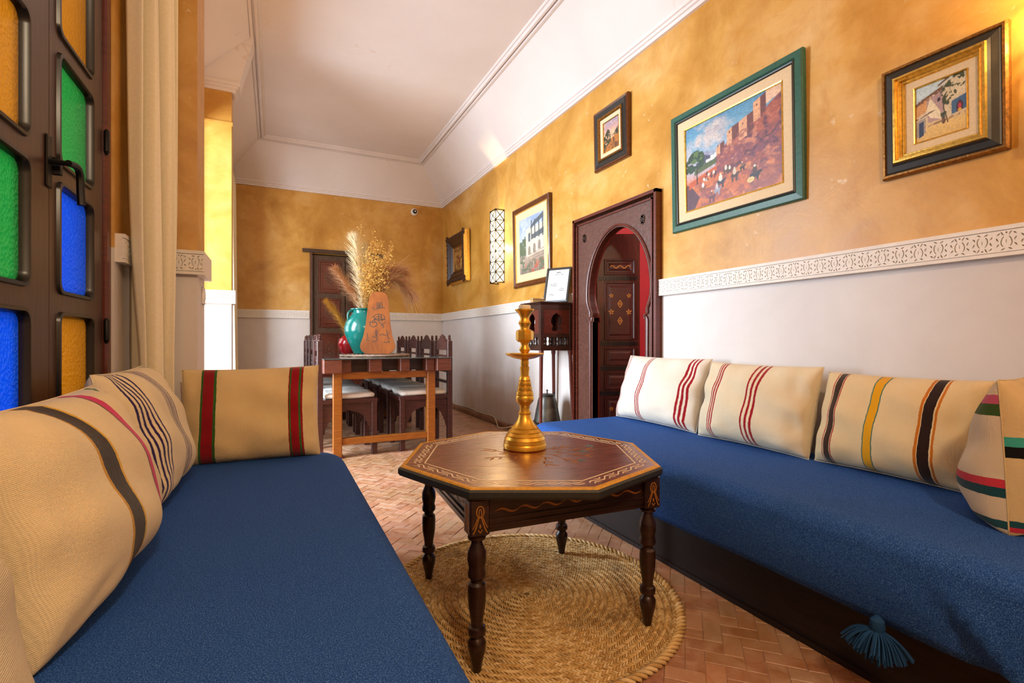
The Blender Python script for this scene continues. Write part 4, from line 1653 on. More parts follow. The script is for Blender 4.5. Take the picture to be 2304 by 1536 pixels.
def make_chair(label):
    c = thing('dining_chair', label, 'chair', group='carved dining chairs')
    D_, W_ = 0.47, 0.44
    # local: front +x, sides +-y
    for sy in (-1, 1):
        y = sy * (W_ / 2 - 0.022)
        b = MB()
        b.cbox((D_ / 2 - 0.045, y - 0.022, 0), (D_ / 2, y + 0.022, 0.45), 0.004)
        b.build('leg', 'chair_wood', c)
        b = MB()
        b.cbox((-D_ / 2, y - 0.022, 0), (-D_ / 2 + 0.045, y + 0.022, 0.945), 0.004)
        bl = b.build('back_post', 'chair_wood', c)
        b = MB()
        b.lathe([(0.016, 0.945), (0.016, 0.951), (0.009, 0.956), (0.015, 0.965), (0.009, 0.974), (0.014, 0.984), (0.009, 0.992), (0.004, 0.998)], (-D_ / 2 + 0.022, y, 0), 10)
        b.build('finial', 'chair_wood', bl, smooth=True)
        b = MB()
        b.poly(apron_shape(D_ - 0.09, 0.24, 0.43), [], lambda u, v, h: (u, y - sy * 0.008 + sy * h, v), 0.016)
        b.build('side_apron', 'chair_wood', c)
    for sx in (-1, 1):
        b = MB()
        x = sx * (D_ / 2 - 0.022)
        b.poly(apron_shape(W_ - 0.088, 0.24, 0.43), [], lambda u, v, h: (x - sx * 0.008 + sx * h, u, v), 0.016)
        b.build('front_apron' if sx > 0 else 'rear_apron', 'chair_wood', c)
    b = MB()
    b.cbox((-D_ / 2 + 0.001, -W_ / 2 + 0.001, 0.43), (D_ / 2 + 0.006, W_ / 2 - 0.001, 0.468), 0.004)
    b.build('seat', 'chair_wood', c)
    b = MB()
    nn = 14
    rings = []
    for (z, e) in ((0.468, 0.012), (0.478, 0.0), (0.496, -0.002), (0.508, 0.012), (0.513, 0.04)):
        pts = []
        for k in range(48):
            a = 2 * PI * k / 48
            cx_, sy_ = math.cos(a), math.sin(a)
            m = max(abs(cx_), abs(sy_)) ** 0.86
            wob = 0.004 * math.sin(7 * a + z * 60)
            pts.append((0.022 + (D_ / 2 - 0.030 - e + wob) * cx_ / m, (W_ / 2 - 0.014 - e + wob) * sy_ / m, z + 0.003 * math.sin(5 * a)))
        rings.append(pts)
    b.loft(rings)
    b.build('seat_cushion', 'white_cotton', c, smooth='all')
    # crest rail with stepped ogee top
    yw = W_ / 2 - 0.044
    cr = [(-yw, 0.86), (yw, 0.86), (yw, 0.925), (0.14, 0.925), (0.135, 0.94), (0.10, 0.945), (0.095, 0.96), (0.06, 0.965), (0.05, 0.985), (0.02, 0.99), (0.0, 1.003),
          (-0.02, 0.99), (-0.05, 0.985), (-0.06, 0.965), (-0.095, 0.96), (-0.10, 0.945), (-0.135, 0.94), (-0.14, 0.925), (-yw, 0.925)]
    b = MB()
    b.poly(cr, [], lambda u, v, h: (-D_ / 2 + 0.012 + h, u, v), 0.022)
    b.build('crest_rail', 'chair_wood', c)
    for z0, z1 in ((0.785, 0.815), (0.66, 0.69), (0.56, 0.585)):
        b = MB()
        b.box((-D_ / 2 + 0.012, -yw, z0), (-D_ / 2 + 0.034, yw, z1))
        b.build('back_rail', 'chair_wood', c)
    for k in range(7):
        u = -yw + (k + 0.5) * 2 * yw / 7
        b = MB()
        b.lathe([(0.006, 0.688), (0.010, 0.70), (0.006, 0.715), (0.012, 0.737), (0.006, 0.76), (0.010, 0.773), (0.006, 0.787)], (-D_ / 2 + 0.023, u, 0), 8)
        b.build('spindle', 'chair_wood', c, smooth=True)
    return c


ordn = ['nearest', 'second', 'third', 'farthest']
ch0 = None
for i in range(4):
    yy = 4.43 + 0.535 * i
    for sd in (0, 1):
        lab = ('carved dark dining chair with white seat pad, %s on the %s side'
               % (ordn[i], 'window' if sd == 0 else 'picture wall'))
        loc = (0.54, yy, 0) if sd == 0 else (1.20, yy, 0)
        rz = 0 if sd == 0 else PI
        if ch0 is None:
            ch0 = make_chair(lab)
            ch0.location = loc
        else:
            dup(ch0, loc, rz, lab, 'carved dining chairs')

# ------------------------------------------------------------------ dining table of heavy beams with a glass sheet
dt = thing('dining_table', 'rustic dining table of heavy beam ends under a glass sheet', 'table', (0, 0, 0))
TY0, TY1 = 4.06, 6.25
for (a, b, f, z0) in ((0.340, 0.478, 0.0, 0.688), (0.482, 0.556, 0.07, 0.69), (0.692, 0.795, 0.05, 0.69), (0.945, 1.026, 0.05, 0.69), (1.165, 1.242, 0.05, 0.69), (1.246, 1.372, 0.0, 0.69)):
    mb = MB()
    c_ = 0.005
    y0_, y1_ = TY0 + f, TY1 - f
    sec = lambda e, y: [(a + e, y, z0 + e), (b - e, y, z0 + e), (b - e, y, 0.797 - e), (a + e, y, 0.797 - e)]
    mb.loft([sec(c_, y0_), sec(0, y0_ + c_), sec(0, y1_ - c_), sec(c_, y1_)])
    mb.build('beam', 'beam_wood', dt)
for y in (TY0 + 0.16, TY1 - 0.19):
    mb = MB()
    mb.box((0.36, y, 0.695), (1.35, y + 0.03, 0.79))
    mb.build('cross_board', 'dark_wood', dt)
mb = MB()
mb.cbox((0.335, TY0 - 0.01, 0.7975), (1.38, TY1 + 0.01, 0.8055), 0.002)
mb.build('glass_sheet', 'glass', dt)
for y in (4.17, 6.08):
    for x in (0.42, 1.195):
        mb = MB()
        mb.cbox((x, y, 0.008), (x + 0.07, y + 0.07, 0.69), 0.005)
        lg = mb.build('leg', 'honey_wood', dt)
        mb = MB()
        mb.cbox((x - 0.012, y - 0.012, 0), (x + 0.082, y + 0.082, 0.014), 0.004)
        mb.build('foot', 'red_wood', lg)
    for (z0, z1) in ((0.632, 0.688), (0.10, 0.155)):
        mb = MB()
        mb.cbox((0.489, y + 0.012, z0), (1.196, y + 0.058, z1), 0.004)
        mb.build('rail', 'honey_wood', dt)

# ------------------------------------------------------------------ things on the dining table
ZT = 0.8056
mt = thing('woven_mat', 'brown woven round mat under the teal vase', 'mat', (0.83, 4.62, ZT))
mb = MB()
for k in range(9):
    r_ = 0.03 + 0.034 * k
    pts = [(r_ * math.cos(2 * PI * i / 40), r_ * math.sin(2 * PI * i / 40), 0.009 + 0.002 * math.sin(i * 2.6 + k)) for i in range(41)]
    mb.tube(pts, 0.0085 if k < 8 else 0.01, 5)
mb.lathe([(0.30, 0), (0.302, 0.004), (0.29, 0.008), (0.01, 0.008)], n=40)
mb.build('coils', 'woven_mat', mt, smooth='all', fix=False)

vz = thing('vase', 'large teal glazed vase with small lug handles holding dried grass', 'vase', (0.748, 4.74, ZT + 0.019))
mb = MB()
vp = [(0.075, 0.0), (0.085, 0.004), (0.105, 0.05), (0.138, 0.12), (0.160, 0.19), (0.165, 0.235), (0.155, 0.285), (0.128, 0.335), (0.105, 0.365), (0.098, 0.385), (0.1, 0.40), (0.112, 0.408), (0.113, 0.416), (0.102, 0.418),
      (0.088, 0.412), (0.088, 0.385), (0.10, 0.35), (0.10, 0.2)]
mb.lathe([(r_ * 1.06, z) for r_, z in vp], n=40, cap=False)
mb.build('body', 'teal_glaze', vz, smooth=True)
mb = MB()
mb.lathe([(0.076, 0.001), (0.0, 0.001)], n=24, cap=False)
mb.build('foot', 'teal_glaze', vz)
for k in range(4):
    a = R(-75 + 90 * k)
    c_, s_ = math.cos(a), math.sin(a)
    mb = MB()
    mb.tube(smooth_path([(0.103 * c_, 0.103 * s_, 0.392), (0.135 * c_, 0.135 * s_, 0.388), (0.15 * c_, 0.15 * s_, 0.355), (0.146 * c_, 0.146 * s_, 0.31)], 5), 0.011, 8)
    mb.build('lug_handle', 'teal_glaze', vz, smooth='all')

rp = thing('red_pot', 'small red glazed pot beside the teal vase', 'pot', (0.645, 5.0, ZT + 0.001))
mb = MB()
mb.lathe([(0.05, 0), (0.06, 0.004), (0.09, 0.06), (0.097, 0.11), (0.085, 0.155), (0.05, 0.185), (0.032, 0.195), (0.032, 0.21), (0.038, 0.216), (0.028, 0.216), (0.026, 0.19)], n=30)
mb.build('body', 'red_glaze', rp, smooth=True)

# wooden plaque with calligraphy, leaning on the vase
pq = thing('wooden_plaque', 'tapered wooden plaque inscribed with Arabic calligraphy leaning on the vase', 'plaque', (0.828, 4.478, ZT + 0.021), R(-17))
pq.rotation_euler = (R(-8), 0, R(-17))
mb = MB()
half = [(0.105, 0.0), (0.14, 0.03), (0.152, 0.06), (0.148, 0.09), (0.125, 0.16), (0.108, 0.26), (0.098, 0.36), (0.088, 0.46), (0.078, 0.52), (0.058, 0.55), (0.03, 0.562)]
outl = [(-u, v) for u, v in half] + [(u, v) for u, v in reversed(half)]
mb.poly(outl, [], lambda u, v, h: (u, -h, v), 0.02)
mb.build('board', 'plaque_wood', pq)
mb = MB()
to3 = lambda u, v, h: (u, -0.020 - h, v)


def glyph(cx, cy, s, pts, w=0.0045):
    mb.stroke([(cx + s * p[0], cy + s * p[1]) for p in smooth_path(pts, 5)], w, to3, 0.0006)


# top word
glyph(0.0, 0.43, 0.05, [(-0.9, -0.2), (-0.8, -0.55), (-0.3, -0.6), (0.1, -0.3), (0.2, 0.3)])
for u in (-0.25, 0.0, 0.3, 0.62):
    glyph(0.0, 0.43, 0.05, [(u, 0.75), (u + 0.03, 0.2), (u + 0.08, -0.3)], 0.005)
glyph(0.0, 0.43, 0.05, [(-0.3, -0.3), (0.0, -0.42), (0.4, -0.3), (0.7, -0.35), (0.9, -0.1)])
glyph(0.0, 0.43, 0.05, [(1.05, -0.25), (1.08, -0.3), (1.12, -0.25)], 0.008)
# middle medallion of interlaced letters
glyph(0.0, 0.30, 0.07, [(-0.9, -0.1), (-1.0, -0.6), (-0.6, -0.85), (-0.15, -0.6), (-0.3, -0.2), (-0.75, -0.3), (-0.5, 0.1), (0.1, 0.2), (0.9, 0.1)], 0.006)
glyph(0.0, 0.30, 0.07, [(-0.8, 0.35), (-0.3, 0.75), (0.3, 0.8), (0.85, 0.45), (0.6, 0.1), (0.0, 0.0), (-0.4, 0.2), (-0.1, 0.5), (0.5, 0.4)])
glyph(0.0, 0.30, 0.07, [(-0.55, 0.6), (-0.45, 0.1), (-0.4, -0.3)], 0.005)
glyph(0.0, 0.30, 0.07, [(0.0, 0.9), (0.05, 0.3), (0.1, -0.2), (0.5, -0.45), (0.95, -0.2)], 0.005)
glyph(0.0, 0.30, 0.07, [(0.35, 0.8), (0.4, 0.3), (0.55, -0.1)], 0.005)
glyph(0.0, 0.30, 0.07, [(0.35, -0.75), (0.5, -0.55), (0.7, -0.75), (0.55, -0.95)], 0.006)
# lower line
glyph(-0.06, 0.155, 0.05, [(-0.8, 0.6), (-0.55, 0.3), (-0.75, 0.1), (-0.5, -0.2), (-0.75, -0.6), (-0.3, -0.75)])
glyph(-0.03, 0.155, 0.05, [(-0.35, 0.1), (0.0, -0.2), (0.3, 0.1), (0.45, 0.9), (0.2, 1.1), (0.25, 0.4), (0.45, -0.4), (0.1, -0.9), (-0.4, -0.8)], 0.005)
glyph(0.05, 0.165, 0.05, [(-0.7, 0.0), (-0.2, 0.25), (0.1, 0.0), (0.5, 0.15)], 0.005)
glyph(0.06, 0.165, 0.05, [(0.3, 1.0), (0.45, 0.3), (0.55, -0.4), (0.9, -0.7)], 0.005)
glyph(0.06, 0.15, 0.05, [(-0.2, -0.9), (0.3, -1.0), (0.75, -0.75), (0.7, -1.1)], 0.005)
mb.build('calligraphy', 'calligraphy', pq, fix=True)

# dried grasses in the vase: each plume a thing held by the vase
VT = Vector((0.748, 4.74, ZT + 0.019 + 0.40))


def plume(label, tip, mat, hair, n=420, droop=0.35, start=0.3, bend=(0, 0, 0), name='pampas_plume', foot=(0, 0)):
    root = thing(name, label, 'dried grass', tuple(VT), group='dried grasses in the teal vase')
    tipv = Vector(tip) - VT
    base_ = Vector((foot[0], foot[1], -0.14))
    mid = tipv * 0.55 + Vector(bend)
    path = [Vector(p) for p in smooth_path([tuple(base_), (tipv.x * 0.08 + foot[0], tipv.y * 0.08 + foot[1], 0.02), tuple(mid), tuple(tipv)], 10)]
    b = MB()
    b.tube(path, 0.0028, 5, taper=0.4)
    b.build('stem', 'straw_stem', root)
    b = MB()
    N = len(path) - 1
    for k in range(n):
        s = start + (1 - start) * rnd.random() ** 0.9
        i = min(int(s * N), N - 1)
        p = path[i].lerp(path[i + 1], s * N - i)
        d = (path[i + 1] - path[i]).normalized()
        side = Vector((rnd.gauss(0, 1), rnd.gauss(0, 1), rnd.gauss(0, 1)))
        side = (side - d * side.dot(d)).normalized()
        env = math.sin(PI * min(1, 0.12 + 0.88 * (s - start) / (1 - start))) ** 0.7
        L = hair * (0.55 + 0.6 * rnd.random()) * (0.35 + 0.75 * env)
        q1 = p + (d * 0.75 + side * 0.35) * L * 0.5
        q2 = p + (d * 0.85 + side * 0.62) * L + Vector((0, 0, -droop * L * rnd.random()))
        wv_ = d.cross(side).normalized() * 0.0016
        b.add([p - wv_, p + wv_, q1 + wv_ * 1.4, q1 - wv_ * 1.4, q2 + wv_ * 0.3, q2 - wv_ * 0.3], [(0, 1, 2, 3), (3, 2, 4, 5)])
    o = b.build('plume', mat, root, fix=False)
    o['kind'] = 'stuff'
    return root


plume('tall cream pampas plume rising straight up from the teal vase', (0.68, 4.80, 1.91), 'pampas', 0.17, 1500, 0.2, 0.22)
plume('cream pampas plume leaning slightly right of the tallest one', (0.78, 4.86, 1.84), 'pampas', 0.15, 900, 0.2, 0.25)
plume('rosy pampas plume leaning left in front of the old door', (0.50, 4.80, 1.60), 'pampas_pink', 0.14, 900, 0.3, 0.2)
plume('soft pink plume fanning right behind the plaque', (1.15, 4.95, 1.66), 'pampas_pink', 0.24, 800, 0.9, 0.25, (-0.02, 0, 0.12))
plume('soft feathery plume drooping far right over the chairs', (1.24, 4.9, 1.42), 'pampas_pink', 0.22, 800, 0.9, 0.3, (0.0, 0, 0.2))
VT2 = VT
VT = Vector((0.645, 5.0, ZT + 0.2))
plume('golden pampas plume leaning left out of the red pot', (0.455, 5.08, 1.32), 'pampas_gold', 0.10, 900, 0.2, 0.12, (-0.01, 0, 0.03))
VT = VT2
for (tip, lab) in (((0.80, 4.66, 1.70), 'golden oat spray in the middle of the vase'), ((0.89, 4.70, 1.72), 'golden oat spray right of the vase centre'), ((0.84, 4.60, 1.56), 'short golden oat spray at the front of the vase'),
                   ((0.95, 4.80, 1.80), 'thin oat spray reaching highest on the right'), ((0.83, 4.75, 1.95), 'single oat stalk standing above the pampas')):
    root = thing('oat_spray', lab, 'dried grass', tuple(VT), group='dried grasses in the teal vase')
    b = MB()
    kern = MB()
    tv = Vector(tip) - VT
    for k in range(15 if 'single' not in lab else 4):
        e = Vector((rnd.gauss(0, 0.065), rnd.gauss(0, 0.05), rnd.gauss(0, 0.07)))
        end = tv + e
        path = [Vector(p) for p in smooth_path([(rnd.gauss(0, 0.02), rnd.gauss(0, 0.02), -0.2), tuple(end * 0.3), tuple(end * 0.7 + Vector((0, 0, 0.02))), tuple(end)], 5)]
        b.tube(path, 0.0014, 4)
        for j in range(26):
            s = 0.35 + 0.65 * rnd.random()
            i = min(int(s * (len(path) - 1)), len(path) - 2)
            p = path[i].lerp(path[i + 1], s * (len(path) - 1) - i)
            d = Vector((rnd.gauss(0, 0.6), rnd.gauss(0, 0.6), rnd.gauss(-0.3, 0.6))).normalized()
            c0 = p + Vector((d.x, d.y, d.z)) * 0.02
            w_ = d.orthogonal().normalized() * 0.0045
            w2_ = d.cross(w_).normalized() * 0.0035
            kern.add([c0 - d * 0.004, c0 + d * 0.009 + w_, c0 + d * 0.009 + w2_, c0 + d * 0.009 - w_, c0 + d * 0.009 - w2_, c0 + d * 0.028], [(0, 2, 1), (0, 3, 2), (0, 4, 3), (0, 1, 4), (5, 1, 2), (5, 2, 3), (5, 3, 4), (5, 4, 1)])
    b.build('stalks', 'straw_stem', root, fix=False)
    o = kern.build('kernels', 'oat', root, fix=False)
    o['kind'] = 'stuff'

# ------------------------------------------------------------------ pedestal stand beside the door
ped = thing('pedestal_stand', 'tall dark wooden stand with keyhole arches and small balusters', 'stand', (2.095, 3.655, 0.2))
PW = 0.30
mb = MB()
for (e, z0, z1) in ((0.025, 1.052, 1.064), (0.012, 1.042, 1.052)):
    mb.cbox((-PW / 2 - e, -PW / 2 - e, z0), (PW / 2 + e, PW / 2 + e, z1), 0.003)
mb.build('top', 'dark_wood', ped)
hole = []
for (u, v) in [(0.045, 0.825), (0.045, 0.85), (0.036, 0.862), (0.04, 0.875)]:
    hole.append((u, v))
for i in range(1, 11):
    a = -0.5 + (PI / 2 + 0.5) * i / 10
    hole.append((0.052 * math.cos(a), 0.905 + 0.062 * math.sin(a)))
hole[-1] = (0.0, 0.978)
hole = hole + [(-u, v) for u, v in hole[-2::-1]]
for k in range(4):
    a = PI / 2 * k
    c_, s_ = math.cos(a), math.sin(a)
    mb = MB()
    mb.poly([(-PW / 2 + 0.02, 0.80), (PW / 2 - 0.02, 0.80), (PW / 2 - 0.02, 1.042), (-PW / 2 + 0.02, 1.042)], [hole[::-1]],
            lambda u, v, h: (u * c_ - (-PW / 2 + 0.010 - h) * s_, u * s_ + (-PW / 2 + 0.010 - h) * c_, v), 0.010)
    mb.build('arched_panel', 'red_wood', ped)
    tr_ = lambda p: (p[0] * c_ - p[1] * s_, p[0] * s_ + p[1] * c_, p[2])
    for (e, z0, z1) in ((0.004, 0.775, 0.805), (0.004, 0.665, 0.705), (0.003, 1.0, 1.042)):
        mb = MB()
        mb.box((-PW / 2, -PW / 2 - e, z0), (PW / 2, -PW / 2 + 0.012, z1))
        mb.v = [tr_(p) for p in mb.v]
        mb.build('rail', 'dark_wood', ped)
    for j in range(6):
        u = -PW / 2 + 0.045 + j * (PW - 0.09) / 5
        mb = MB()
        p = tr_((u, -PW / 2 + 0.006, 0))
        mb.lathe([(0.006, 0.70), (0.011, 0.712), (0.007, 0.72), (0.012, 0.74), (0.007, 0.76), (0.011, 0.768), (0.006, 0.78)], p, 8)
        mb.build('baluster', 'dark_wood', ped, smooth=True)
    for_corner = tr_((-PW / 2 + 0.012, -PW / 2 + 0.012, 0))
    mb = MB()
    mb.cbox((for_corner[0] - 0.018, for_corner[1] - 0.018, 0.665), (for_corner[0] + 0.018, for_corner[1] + 0.018, 1.042), 0.003)
    mb.build('corner_post', 'dark_wood', ped)
    mb = MB()
    foot = (for_corner[0] * 1.12, for_corner[1] * 1.12)
    rings = []
    for (z, r_, s) in ((0.0, 0.014, 1), (0.02, 0.018, 1), (0.05, 0.019, 0.98), (0.058, 0.014, 0.97), (0.07, 0.0135, 0.96), (0.62, 0.0155, 0.06), (0.64, 0.02, 0.03), (0.667, 0.02, 0.0)):
        cx_ = for_corner[0] + (foot[0] - for_corner[0]) * s
        cy_ = for_corner[1] + (foot[1] - for_corner[1]) * s
        rings.append([(cx_ + r_ * math.cos(2 * PI * q / 12), cy_ + r_ * math.sin(2 * PI * q / 12), z) for q in range(12)])
    mb.loft(rings)
    mb.build('leg', 'red_wood', ped, smooth=True)
mb = MB()
mb.box((-PW / 2 + 0.01, -PW / 2 + 0.01, 0.79), (PW / 2 - 0.01, PW / 2 - 0.01, 0.80))
mb.build('floor_board', 'dark_wood', ped)

PT = 0.2 + 1.0645
fr = thing('photo_frame', 'dark framed printed notice leaning on top of the wooden stand', 'frame', (2.15, 3.615, PT + 0.006))
fr.rotation_euler = (R(-15), 0, R(-58))
mb = MB()
pf = [(0.0, 0.0), (0.0, 0.016), (0.014, 0.018), (0.018, 0.008)]
mb.loft([[(-0.115 + d, -h, d), (0.115 - d, -h, d), (0.115 - d, -h, 0.31 - d), (-0.115 + d, -h, 0.31 - d)] for d, h in pf], True, False)
mb.build('frame', 'frame_grey', fr)
mb = MB()
mb.box((-0.098, -0.008, 0.017), (0.098, -0.004, 0.293))
mb.build('sheet', 'paper', fr)
mb = MB()
to3 = lambda u, v, h: (u, -0.008 - h, v)
for (u0, u1, v, w_) in ((-0.02, 0.02, 0.268, 0.008), (-0.05, 0.05, 0.25, 0.004), (-0.07, 0.0, 0.165, 0.004), (-0.07, -0.01, 0.155, 0.004), (-0.07, 0.0, 0.145, 0.004), (0.02, 0.07, 0.12, 0.004), (0.02, 0.065, 0.11, 0.004), (0.02, 0.07, 0.10, 0.004), (-0.07, -0.02, 0.07, 0.004), (-0.07, -0.02, 0.06, 0.004)):
    mb.stroke([(u0, v), (u1, v)], w_, to3, 0.0004)
mb.build('print', 'ink', fr)
bx = thing('small_box', 'small tan box on top of the wooden stand', 'box', (2.04, 3.735, PT), R(-8))
mb = MB()
mb.cbox((-0.055, -0.035, 0), (0.055, 0.035, 0.032), 0.003)
mb.build('body', 'box_card', bx)
mb = MB()
mb.cbox((-0.057, -0.037, 0.0322), (0.057, 0.037, 0.044), 0.003)
mb.build('lid', 'box_card', bx)

# pewter pot under the stand
pw = thing('metal_pot', 'dark pewter pot with wire handle under the wooden stand', 'pot', (2.09, 3.655, 0.201))
mb = MB()
mb.lathe([(0.06, 0.0), (0.095, 0.006), (0.112, 0.03), (0.116, 0.055), (0.108, 0.09), (0.094, 0.17), (0.092, 0.174), (0.091, 0.18), (0.080, 0.235), (0.070, 0.268), (0.063, 0.276), (0.072, 0.282), (0.066, 0.29), (0.03, 0.296), (0.0, 0.297)], n=32)
mb.build('body', 'pewter', pw, smooth=True)
mb = MB()
for sx in (-1, 1):
    mb.tube([(sx * 0.066, 0, 0.27), (sx * 0.075, 0, 0.295), (sx * 0.066, 0, 0.31), (sx * 0.058, 0, 0.295)], 0.004, 6)
mb.lathe([(0.006, 0.29), (0.006, 0.315), (0.009, 0.318), (0.009, 0.328), (0.0, 0.33)], n=8)
mb.build('lugs', 'pewter', pw, smooth=True)
mb = MB()
mb.tube(smooth_path([(0.066, 0, 0.305), (0.05, -0.05, 0.296), (0.0, -0.085, 0.29), (-0.05, -0.05, 0.296), (-0.066, 0, 0.305)], 6), 0.003, 6)
mb.build('wire_handle', 'iron', pw, smooth=True)
mb = MB()
mb.tube(smooth_path([(-0.10, -0.03, 0.05), (-0.13, -0.04, 0.055), (-0.15, -0.05, 0.08), (-0.165, -0.055, 0.075)], 4), 0.011, 8, taper=0.7)
mb.build('spout', 'pewter', pw, smooth=True)


# ------------------------------------------------------------------ pictures on the right wall
class Paint:
    """tiny raster painter; u right, v up, both 0..1"""

    def __init__(self, nu, nv, seed=0):
        self.nu, self.nv = nu, nv
        self.u, self.v = np.meshgrid((np.arange(nu) + 0.5) / nu, (np.arange(nv) + 0.5) / nv)
        self.c = np.zeros((nv, nu, 3))
        self.r = np.random.RandomState(seed)

    def smooth_noise(self, n):
        g = self.r.rand(n + 2, n + 2)
        x, y = self.u * n, self.v * n
        i, j = x.astype(int), y.astype(int)
        fx, fy = x - i, y - j
        fx, fy = fx * fx * (3 - 2 * fx), fy * fy * (3 - 2 * fy)
        return (g[j, i] * (1 - fx) + g[j, i + 1] * fx) * (1 - fy) + (g[j + 1, i] * (1 - fx) + g[j + 1, i + 1] * fx) * fy

    def fbm(self, n):
        return (self.smooth_noise(n) * 0.5 + self.smooth_noise(2 * n) * 0.3 + self.smooth_noise(4 * n) * 0.2)

    def put(self, mask, col, a=1.0):
        col = np.array(lin(col) if isinstance(col, str) else col)
        m = (mask * a)[..., None] if mask.dtype != bool else (mask.astype(float) * a)[..., None]
        self.c = self.c * (1 - m) + col * m

    def poly(self, pts):
        m = np.zeros_like(self.u, dtype=bool)
        n = len(pts)
        for i in range(n):
            (x0, y0), (x1, y1) = pts[i], pts[(i + 1) % n]
            cond = ((y0 > self.v) != (y1 > self.v))
            with np.errstate(divide='ignore', invalid='ignore'):
                xi = (x1 - x0) * (self.v - y0) / ((y1 - y0) if y1 != y0 else 1e-9) + x0
            m ^= cond & (self.u < xi)
        return m

    def ell(self, cx, cy, rx, ry):
        return ((self.u - cx) / rx) ** 2 + ((self.v - cy) / ry) ** 2 < 1

    def grad(self, pairs):
        vs_ = [p for p, _ in pairs]
        cols = np.array([lin(c) for _, c in pairs])
        for k in range(3):
            self.c[..., k] = np.interp(self.v, vs_, cols[:, k])

    def grain(self, amt=0.12, n=60):
        f = (self.smooth_noise(n) - 0.5) * 2 * amt
        self.c = np.clip(self.c * (1 + f[..., None]), 0, 1)

    def soften(self):
        p = np.pad(self.c, ((1, 1), (1, 1), (0, 0)), 'edge')
        self.c = (p[1:-1, 1:-1] * 4 + p[:-2, 1:-1] + p[2:, 1:-1] + p[1:-1, :-2] + p[1:-1, 2:]) / 8

    def mesh(self, name, parent, rect, h):
        self.soften()
        """rect=(y0,y1,z0,z1) relative to the picture root; canvas at distance h from the wall"""
        y0, y1, z0, z1 = rect
        nu, nv = self.nu, self.nv
        us, vs_ = np.linspace(0, 1, nu + 1), np.linspace(0, 1, nv + 1)
        V = [(-h, y1 - u * (y1 - y0), z0 + v * (z1 - z0)) for v in vs_ for u in us]
        F = [(j * (nu + 1) + i, j * (nu + 1) + i + 1, (j + 1) * (nu + 1) + i + 1, (j + 1) * (nu + 1) + i) for j in range(nv) for i in range(nu)]
        me = bpy.data.meshes.new(name)
        me.from_pydata(V, [], F)
        at = me.color_attributes.new('paint', 'FLOAT_COLOR', 'CORNER')
        col = np.ones((len(F), 4, 4), dtype=np.float32)
        col[..., :3] = self.c.reshape(-1, 1, 3)
        at.data.foreach_set('color', col.ravel())
        me.materials.append(M['canvas'])
        o = bpy.data.objects.new(name, me)
        COL.objects.link(o)
        o.parent = parent
        return o


def picture(name, label, y0, y1, z0, z1, layers, canvas_ins, canvas_h, paint, tilt=1.2):
    root = thing(name, label, 'picture', (XR - 0.001, (y0 + y1) / 2, (z0 + z1) / 2), 0, 'pictures on the right wall')
    root.rotation_euler = (0, R(-tilt), 0)
    hy, hz = (y1 - y0) / 2, (z1 - z0) / 2
    for (nm, mat, prof) in layers:
        b = MB()
        b.loft([[(-h, -hy + d, -hz + d), (-h, hy - d, -hz + d), (-h, hy - d, hz - d), (-h, -hy + d, hz - d)] for d, h in prof], False, False)
        b.build(nm, mat, root)
    b = MB()
    b.box((-0.004, -hy + 0.01, -hz + 0.01), (0.0, hy - 0.01, hz - 0.01))
    b.build('backing', 'frame_black', root)
    paint.mesh('canvas', root, (-hy + canvas_ins, hy - canvas_ins, -hz + canvas_ins, hz - canvas_ins), canvas_h)
    return root


# hill town with riders
P = Paint(210, 170, 3)
P.grad([(0.0, '#a85a3c'), (0.3, '#c8703c'), (0.5, '#a9b4c4'), (0.8, '#6a9ab4'), (1.0, '#4f86a6')])
cl = P.fbm(5)
P.put(np.clip((cl - 0.5) * 5, 0, 1) * (P.v > 0.5) * np.clip((0.62 - P.u) * 4, 0, 1), '#c9b9b0', 0.85)
P.put(np.clip((P.fbm(7) - 0.55) * 6, 0, 1) * (P.v > 0.5) * np.clip((0.5 - P.u) * 4, 0, 1), '#8a7f92', 0.7)
P.put(P.poly([(0.1, 0.5), (0.2, 0.62), (0.33, 0.56), (0.4, 0.5)]), '#4a4a5e')
for (x, y, w_, h_) in ((0.24, 0.5, 0.05, 0.04), (0.29, 0.51, 0.05, 0.06), (0.34, 0.53, 0.06, 0.05)):
    P.put(P.poly([(x, y), (x + w_, y), (x + w_, y + h_), (x, y + h_)]), '#d8d2cc')
P.put(P.poly([(0.1, 0.40), (0.36, 0.46), (0.36, 0.52), (0.2, 0.5), (0.1, 0.47)]), '#4e5a38')
# hillside
P.put(P.poly([(0.34, 0.22), (0.36, 0.55), (0.5, 0.66), (0.75, 0.75), (1.0, 0.93), (1.0, 0.18)]), '#7a4450')
hn = P.fbm(9)
hill = P.poly([(0.34, 0.22), (0.36, 0.55), (0.5, 0.66), (0.75, 0.75), (1.0, 0.93), (1.0, 0.18)])
P.put(hill * np.clip((hn - 0.42) * 5, 0, 1), '#a8583f', 0.85)
P.put(hill * np.clip((P.fbm(14) - 0.55) * 6, 0, 1), '#553244', 0.9)
P.put(hill * np.clip((P.fbm(16) - 0.6) * 7, 0, 1), '#c07a5e', 0.9)
P.put(hill * (np.abs(P.v - (0.25 + 0.55 * (P.u - 0.35)) - 0.02 * np.sin(P.u * 40)) < 0.012), '#4a2a36', 0.8)
